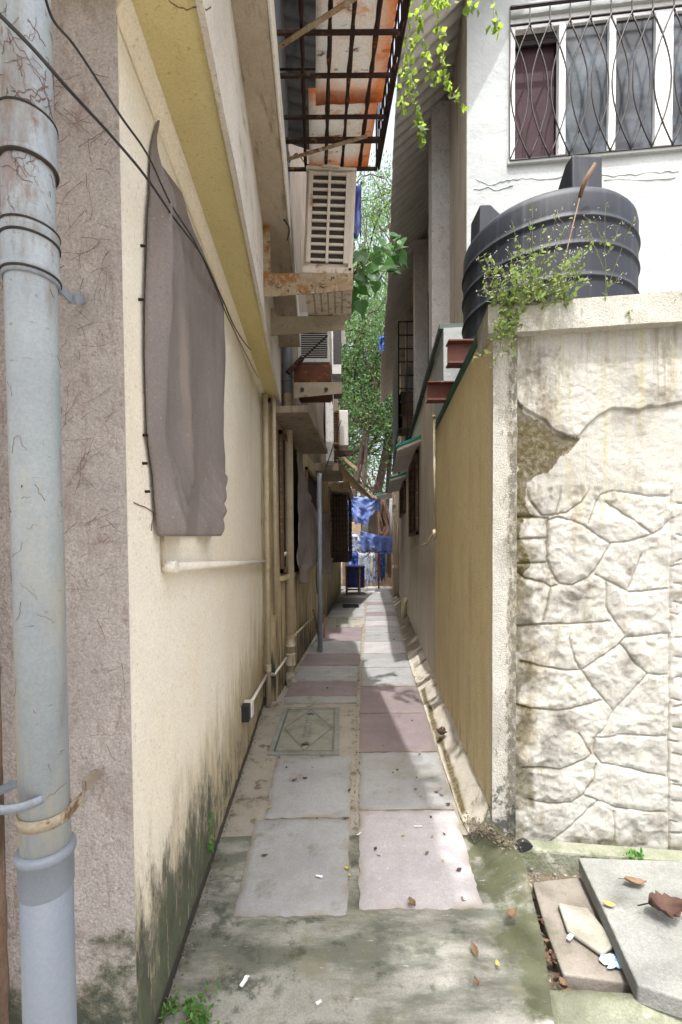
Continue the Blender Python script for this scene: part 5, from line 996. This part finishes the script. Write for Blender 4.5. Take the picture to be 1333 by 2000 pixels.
o = q.build('aerial_roots', M['root'], base=AT(746, 1060, 17)); tag(o, 'tangle of brown aerial roots beside the pale blue tarpaulin', 'roots')
# climbing vine hanging into the top of the picture
def vine(name, paths, label, base, size, shp, mat, dens, cat='vine', spread=.03, r=.002):
    t = thing(name, base, label, cat); q = MB(); items = []
    for P_ in paths:
        P_ = [Vector(p) for p in P_]; pts = []
        for i in range(len(P_)-1):
            for k in range(6): pts.append(P_[i].lerp(P_[i+1], k/6)+rv()*.006)
        pts.append(P_[-1]); q.tube(pts, r, 5)
        for p in pts:
            for k in range(dens if random.random() < .85 else 0):
                if random.random() < .5: continue
                d = rv(); d.z -= .35; items.append((p+rv()*spread*random.random(), d, rv()+Vector((0, 0, .3)), size*random.uniform(.5, 1.2), random.random()))
    q.build('stems', M['stem'] if r < .004 else M['wood'], t); leaves('foliage', items, shp, mat, t, fold=.15); return t
V = lambda x, y, Y=3.0: AT(x, y, Y)
paths = [[V(850, -60), V(830, -10), V(815, 60), V(800, 120), V(795, 200)], [V(850, -40, 2.9), V(855, 30, 2.9), V(865, 95, 2.9), V(868, 150, 2.9), V(885, 185, 2.9), V(905, 208, 2.9)], [V(820, 30), V(830, 90), V(836, 130), V(850, 165)], [V(805, 150), V(815, 215), V(822, 255), V(830, 285)],
         [V(795, -20), V(800, 60), V(790, 140)], [V(830, -30), V(845, 10), V(880, 5)], [V(790, 120, 3.2), V(780, 170, 3.2), V(785, 215, 3.2)]]
vine('hanging_vine', paths, 'bright green vine hanging into view between the two roofs', V(850, -60), .042, LB, M['leafV'], 5)
paths = [[V(925, -40, 2.7), V(915, 5, 2.7), V(925, 20, 2.7)], [V(960, -40, 2.7), V(965, 40, 2.7), V(972, 62, 2.7)]]
vine('hanging_vine', paths, 'short sprig of pale green vine leaves hanging before the white house corner', V(940, -40, 2.7), .05, LB, M['leafV'], 4)
# peepal shoots
t = thing('peepal_shoot', AT(668, 600, 3.75), 'peepal shoot with pointed heart shaped leaves growing out past the slotted air conditioner', 'plant')
q = MB(); base_ = AT(655, 610, 3.9); ends = [(795, 480), (790, 500), (760, 470), (740, 480), (715, 500), (730, 520), (760, 530), (700, 540), (690, 480), (720, 555), (750, 500), (775, 515), (680, 600), (705, 595), (700, 505), (735, 545), (780, 470), (690, 560), (725, 490), (770, 490)]
items = []
for (x, y) in ends:
    e = AT(x-12, y, 3.8+random.uniform(-.2, .3)); mid = AT(690, 530, 3.8); q.tube([base_, mid+rv()*.04, e.lerp(mid, .4)+rv()*.02, e], [.006, .004, .002, .001], 5)
    for k in range(3):
        d = Vector((random.uniform(-.3, 1), random.uniform(-.6, .4), random.uniform(-1.1, .1))); items.append((e+rv()*.05, d, Vector((random.uniform(-.6, .6), -.9, random.uniform(.1, 1))), random.uniform(.085, .14), random.random()))
for (x, y) in ((680, 600), (672, 590), (705, 596)): items.append((AT(x, y-10, 3.7), Vector((.1, 0, -1)), Vector((0, -1, .2)), .13, .1))
q.build('stems', M['stem'], t); leaves('foliage', items, HT, M['leafP'], t, fold=.06)
# weeds on the wall coping
def weed(paths, label, base, sz, name='weed', dens=2, flowers=0):
    t = thing(name, base, label, 'weed'); q = MB(); items = []; fl = []
    for P_ in paths:
        P_ = [Vector(p) for p in P_]; pts = []
        for i in range(len(P_)-1):
            for k in range(5): pts.append(P_[i].lerp(P_[i+1], k/5)+rv()*.004)
        pts.append(P_[-1]); q.tube(pts, [.0022-.0015*i/len(pts) for i in range(len(pts))], 4); L = len(pts)
        for i, p in enumerate(pts):
            for k in range(dens):
                if random.random() < .35: continue
                d = rv(); d.z += .3; items.append((p, d, rv()+Vector((0, -.3, .8)), sz*random.uniform(.45, 1.1)*(1.1-.5*i/L), random.random()))
        if flowers:
            for k in range(flowers):
                s = pts[max(0, L-1-random.randint(0, 5))]; e = s+rv()*.04+Vector((0, 0, .015)); q.tube([s, e], .0007, 3)
                for k2 in range(2): fl.append((e, rv(), rv(), .009, 1))
    q.build('stems', M['stem'], t); leaves('foliage', items, OV, M['leafW'], t, fold=.12)
    if fl: leaves('seed_heads', fl, KT, M['whitec'], t)['kind'] = 'stuff'
    return t
random.seed(31)
cr = lambda x, y, d=0.0: FL(x, y, (FW[0]-.03-d, FW[1]))
roots_ = [(975, 600), (1000, 600), (1030, 598), (1060, 596), (1090, 594), (1120, 590), (1185, 585)]
W1p = []
for k in range(46):
    rx, ry = random.choice(roots_[:6]); tx = rx+random.gauss(0, 48); ty = ry-random.uniform(15, 110)
    tx = min(1170, max(945, tx)); W1p.append([cr(rx+random.uniform(-15, 15), ry), cr((rx*1.2+tx*.8)/2, (ry+ty)/2-8, random.uniform(-.05, .12)), cr(tx, ty, random.uniform(-.1, .2))])
for (tx, ty) in ((1010, 480), (1000, 430), (1120, 425), (1160, 470), (970, 520), (1090, 410), (1140, 520), (945, 500), (950, 580), (1040, 410), (1060, 440), (1035, 430), (1105, 440), (1075, 470), (1110, 560)): W1p.append([cr(1040, 590), cr((1040+tx)/2, (590+ty)/2, .05), cr(tx, ty, .08)])
weed(W1p, 'bushy flowering weeds growing on the left end of the coping before the tank', cr(1040, 598), .042, flowers=5)
W2p = [[cr(1184, 590), cr(1182, 520), cr(1184, 400, .05)], [cr(1186, 570), cr(1215, 480, .05), cr(1240, 425, .1)], [cr(1182, 530), cr(1150, 460, .04), cr(1140, 430, .06)], [cr(1183, 480), cr(1165, 440), cr(1150, 428)], [cr(1184, 560), cr(1200, 555), cr(1215, 535)], [cr(1184, 500), cr(1200, 470), cr(1210, 440)]]
weed(W2p, 'thin tall weed with seed heads standing alone on the middle of the coping', cr(1184, 590), .028, dens=1, flowers=6)
W3p = [[cr(990+random.uniform(-20, 30), 608, .05), cr(995+random.uniform(-30, 25), 640, .08), cr(990+random.uniform(-35, 25), random.uniform(650, 700), .07)] for k in range(14)]
W3p += [[cr(985, 640, .05), cr(960, 690, .06), cr(925, 700, .06)], [cr(985, 650, .05), cr(970, 700, .06), cr(962, 720, .06)]]
weed(W3p, 'pale green weeds trailing down over the corner of the pier', cr(990, 608, .03), .038)
weed([[cr(1228, 600), cr(1230, 618, .03), cr(1232, 632, .03)], [cr(1228, 612), cr(1236, 625, .03)]], 'tiny pale sprout on the face of the coping', cr(1228, 600), .02, dens=1)
def gweed(px_, py_, n_, h_, label, sz, zz=0., yoff=0):
    b = G(px_, py_, zz); P_ = [[b+Vector((random.gauss(0, .02), random.gauss(0, .015), 0)), b+Vector((random.gauss(0, .03), random.gauss(0, .03), h_*.5)), b+Vector((random.gauss(0, .045), random.gauss(0, .04), h_*random.uniform(.7, 1.1)))] for k in range(n_)]
    weed(P_, label, b, sz, dens=2)
M['leafW_'] = M['leafW']; M['leafW'] = leafmat('ground_leaf', (.05, .17, .03), (.10, .27, .05), (.12, .34, .05), .4)
gweed(388, 2003, 14, .05, 'tuft of small green weeds at the bottom edge of the path', .028)
gweed(332, 1975, 6, .04, 'small green sprout at the foot of the cream wall, bottom left', .024)
gweed(1240, 1676, 4, .035, 'green sprout between the stone cladding and the grey cover slab', .035, 0)
L1o = off(L1, .01)
weed([[PL(413, 1665, L1o), PL(410, 1640, off(L1, .03)), PL(413, 1610, off(L1, .02)), PL(412, 1585, off(L1, .02))], [PL(412, 1650, L1o), PL(418, 1640, off(L1, .04))]], 'little green plant sprouting from the crack at the foot of the cream wall', PL(413, 1668, L1o), .034, dens=2)
M['leafW'] = M['leafW_']
# ================================================================== FALLEN LEAVES AND LITTER
def curled(L, w_, curl, seed, mat, name):
    r_ = random.Random(seed); q = MB(); P = []; n1 = 10
    for i in range(n1+1):
        t = i/n1; ww = w_*math.sin(math.pi*min(1, max(.02, t))**.85)*(1+.25*r_.uniform(-1, 1)); row = []
        for j in range(5): s = -1+j/2; row.append(((t-.5)*L, s*ww*.5, .004+curl*L*(abs(s)**1.5*.35+.3*(2*t-1)**2)+.02*L*r_.uniform(-1, 1)))
        P.append(row)
    q.grid(P); q.tube([(-.5*L, 0, P[0][2][2]), (-.72*L, .05*L, .006)], L*.012, 4)
    return q.build(name, mat, recalc=False, thick=.0006)
random.seed(5)
proto = {}
for kind, mat in (('brown', 'drydk'), ('yellow', 'dryyl'), ('tan', 'drytn')):
    for v in range(3): proto[kind, v] = curled(.05, .022+.006*v, .25+.25*v, v*7+3, M[mat], 'fallen_leaf')
used = set()
def fallen(px_, py_, kind, size, label=None, z=None, rot=None, grp='small fallen leaves on the path'):
    v = random.randrange(3); p = proto[kind, v]
    if (kind, v) in used: o = p.copy(); COL.objects.link(o)
    else: o = p; used.add((kind, v))
    b = G(px_, py_, .008); zz = .008 if z is None else z
    if z is not None: b = G(px_, py_, zz)
    o.location = (b.x, b.y, zz); o.scale = (size/.05,)*3; o.rotation_euler = (random.uniform(-.25, .25), random.uniform(-.25, .25), random.uniform(0, 6.28) if rot is None else rot)
    lab = {'brown': 'small dark brown dry leaf fallen on the alley floor', 'yellow': 'small yellow leaf fallen on the alley floor', 'tan': 'small tan dry leaf fallen on the alley floor'}[kind]
    tag(o, label or lab, 'leaf', grp if label is None else 'fallen leaves with their own label')
    if label is not None: o['group'] = 'single fallen leaves'
fallen(862, 1437, 'brown', .11, 'largest dark purple brown leaf, lying on the pale gutter strip', z=.07)
fallen(806, 1768, 'tan', .045, 'curled tan leaf at the front edge of the pinkish flagstone')
fallen(897, 1700, 'brown', .04, 'dark leaf on the right side of the pinkish flagstone')
fallen(1000, 1788, 'tan', .06, 'tan curled leaf at the right edge of the mossy bed', z=.03)
fallen(928, 1857, 'tan', .055, 'thin curled tan leaf on the mossy bed')
fallen(576, 1525, 'tan', .045, 'orange brown leaf on the second left flagstone')
fallen(597, 1522, 'brown', .03, 'small reddish leaf beside the orange brown one')
fallen(518, 1672, 'brown', .035, 'dark curled leaf on the large left flagstone')
fallen(1240, 1728, 'tan', .11, 'long tan leaf lying in the hollow of the grey cover slab', z=.062, rot=.1)
fallen(1300, 1786, 'brown', .15, 'big curled brown leaf on the grey cover slab', z=.065, rot=-.1)
fallen(1190, 1768, 'yellow', .05, 'pale yellow green leaf at the edge of the grey cover slab', z=.062)
for (x, y, k, s) in [(683, 1545, 'brown', .03), (820, 1474, 'brown', .03), (777, 1505, 'brown', .02), (814, 1520, 'tan', .02), (853, 1547, 'tan', .035), (862, 1553, 'tan', .03), (812, 1543, 'tan', .02), (822, 1557, 'tan', .02), (758, 1562, 'yellow', .02), (875, 1572, 'brown', .03), (842, 1597, 'brown', .02),
                     (788, 1634, 'yellow', .025), (845, 1634, 'yellow', .02), (868, 1630, 'brown', .02), (834, 1668, 'tan', .025), (733, 1660, 'brown', .025), (740, 1672, 'brown', .02), (866, 1682, 'yellow', .02), (680, 1697, 'yellow', .03), (683, 1712, 'yellow', .02), (527, 1578, 'yellow', .03), (496, 1597, 'yellow', .025), (676, 1600, 'brown', .03), (648, 1470, 'yellow', .02),
                     (805, 1408, 'brown', .02), (780, 1400, 'brown', .015), (752, 1470, 'brown', .02), (748, 1457, 'brown', .02), (972, 1886, 'yellow', .025), (930, 1920, 'tan', .03), (545, 1480, 'brown', .02), (560, 1500, 'brown', .02), (610, 1500, 'brown', .02), (700, 1640, 'tan', .02), (905, 1757, 'tan', .02), (768, 1510, 'brown', .015), (588, 1300, 'brown', .03), (700, 1330, 'brown', .03), (716, 1322, 'brown', .02), (770, 1250, 'brown', .04), (640, 1345, 'brown', .03), (620, 1600, 'brown', .015)]:
    fallen(x, y, k, s)
for i in range(42):
    t = random.random(); x = 1018+90*t**1+random.uniform(-12, 14); y = 1715+250*t+random.uniform(-14, 14); fallen(x, y, random.choice(['brown', 'tan', 'brown']), random.uniform(.02, .045), z=-.085+random.uniform(0, .03), grp='x')
n_l = 0
for o in list(SC.objects):
    if o.get('group') == 'x': o['group'] = 'dry leaves in the trough'; o['label'] = 'dry leaf among the litter heaped between the mossy bed and loose slabs'
for (k, v), p in proto.items():
    if (k, v) not in used: bpy.data.objects.remove(p)
def scrap(px_, py_, L, w_, rot, label, mat='paper', name='paper_scrap', z=.009):
    q = MB(); P = [[((i/5-.5)*L, (j/3-.5)*w_*(1-.3*random.random()), .003+.004*random.random()) for j in range(4)] for i in range(6)]; q.grid(P, False)
    b = G(px_, py_, z); o = q.build(name, M[mat], recalc=False, thick=.001); o.location = b; o.rotation_euler = (0, 0, rot); tag(o, label, 'litter')
scrap(478, 1918, .045, .018, 1.2, 'white paper scrap on the mossy bed near the cream wall')
scrap(624, 1713, .035, .014, -.3, 'white and green scrap on the large left flagstone')
scrap(817, 1615, .045, .009, 0, 'thin white scrap on the pinkish flagstone')
scrap(702, 1630, .03, .01, .8, 'white scrap lying in the joint between the flagstones')
scrap(623, 1960, .02, .012, .5, 'tiny white scrap at the bottom of the mossy bed')
scrap(1115, 1830, .05, .02, .7, 'small white shard left of the broken tile', z=-.03)
scrap(908, 1757, .02, .012, .7, 'tiny white scrap at the corner of the pinkish flagstone')
random.seed(9)
q = MB()
for i in range(900):
    x = random.uniform(.55, .8); y = random.uniform(2.1, 2.7); x = .70+.12*random.random() if y > 2.3 else x
gr = []
for pts, pl_, par in (([(330, 0), (345, 12), (365, 18), (385, 14), (405, 20), (416, 10)], 'S', lh), ([(470, 1290), (474, 1330), (468, 1370), (476, 1400)], 'W', lh), ([(262, 980), (300, 1000), (296, 1050)], 'W', lh)):
    q = MB(); pp = []
    for (a_, b_) in zip(pts[:-1], pts[1:]):
        for k in range(4): pp.append((a_[0]+(b_[0]-a_[0])*k/4+random.uniform(-1.5, 1.5), a_[1]+(b_[1]-a_[1])*k/4+random.uniform(-1.5, 1.5)))
    W = [G(x, y, 3.0995) if pl_ == 'S' else PL(x, y, off(L1, .001)) for x, y in pp]; q.tube(W, [.0012+.001*random.random() for _ in W], 4); q.build('crack', M['twig'], par)
def pebbles(n_, area, s0, s1, name, label, mat):
    q = MB()
    for i in range(n_):
        x, y, z = area(); s = random.uniform(s0, s1); a = rv()*s; k = len(q.v)
        vs = [Vector((x, y, z))+Vector((random.uniform(-s, s), random.uniform(-s, s), random.uniform(-s*.6, s*.9))) for _ in range(5)]
        q.add(vs, [(0, 1, 2), (0, 2, 3), (0, 3, 1), (1, 2, 4), (2, 3, 4), (3, 1, 4)])
    o = q.build(name, mat); tag(o, label, 'grit', kind='stuff')
def a1():
    y = random.uniform(1.4, 4.5); return (X(L1, y)+abs(random.gauss(0, .02)), y, .004)
pebbles(700, a1, .002, .007, 'grit', 'dark grit gathered along the foot of the cream wall', M['debris'])
def a2(): x = random.uniform(.7, 2.0); y = random.uniform(1.4, 2.3); return (x, y, -.095)
pebbles(900, a2, .003, .012, 'gravel', 'small rubble and grit between the loose slabs', M['slabc'])
def a3(): t = random.random(); return (.70+.15*t+random.gauss(0, .025), 2.44-.22*t+random.gauss(0, .035), .07+.03*t)
def a4(): y = random.uniform(1.95, 9); return (cen(y)-.008+random.gauss(0, .008), y, .006)
pebbles(700, a4, .002, .006, 'joint_dirt', 'dark dirt crumbs in the middle joint of the paving', M['debris'])
def a5(): y = random.uniform(2.4, 8); return (rgt(y)+.03+abs(random.gauss(0, .03)), y, .02)
pebbles(220, a5, .002, .007, 'gutter_dirt', 'dirt crumbs scattered along the gutter strip', M['debris'])
pebbles(900, a3, .002, .010, 'rubble', 'crumbled mortar at the foot of the pier', M['debris'])
print('objects', len(bpy.data.objects))
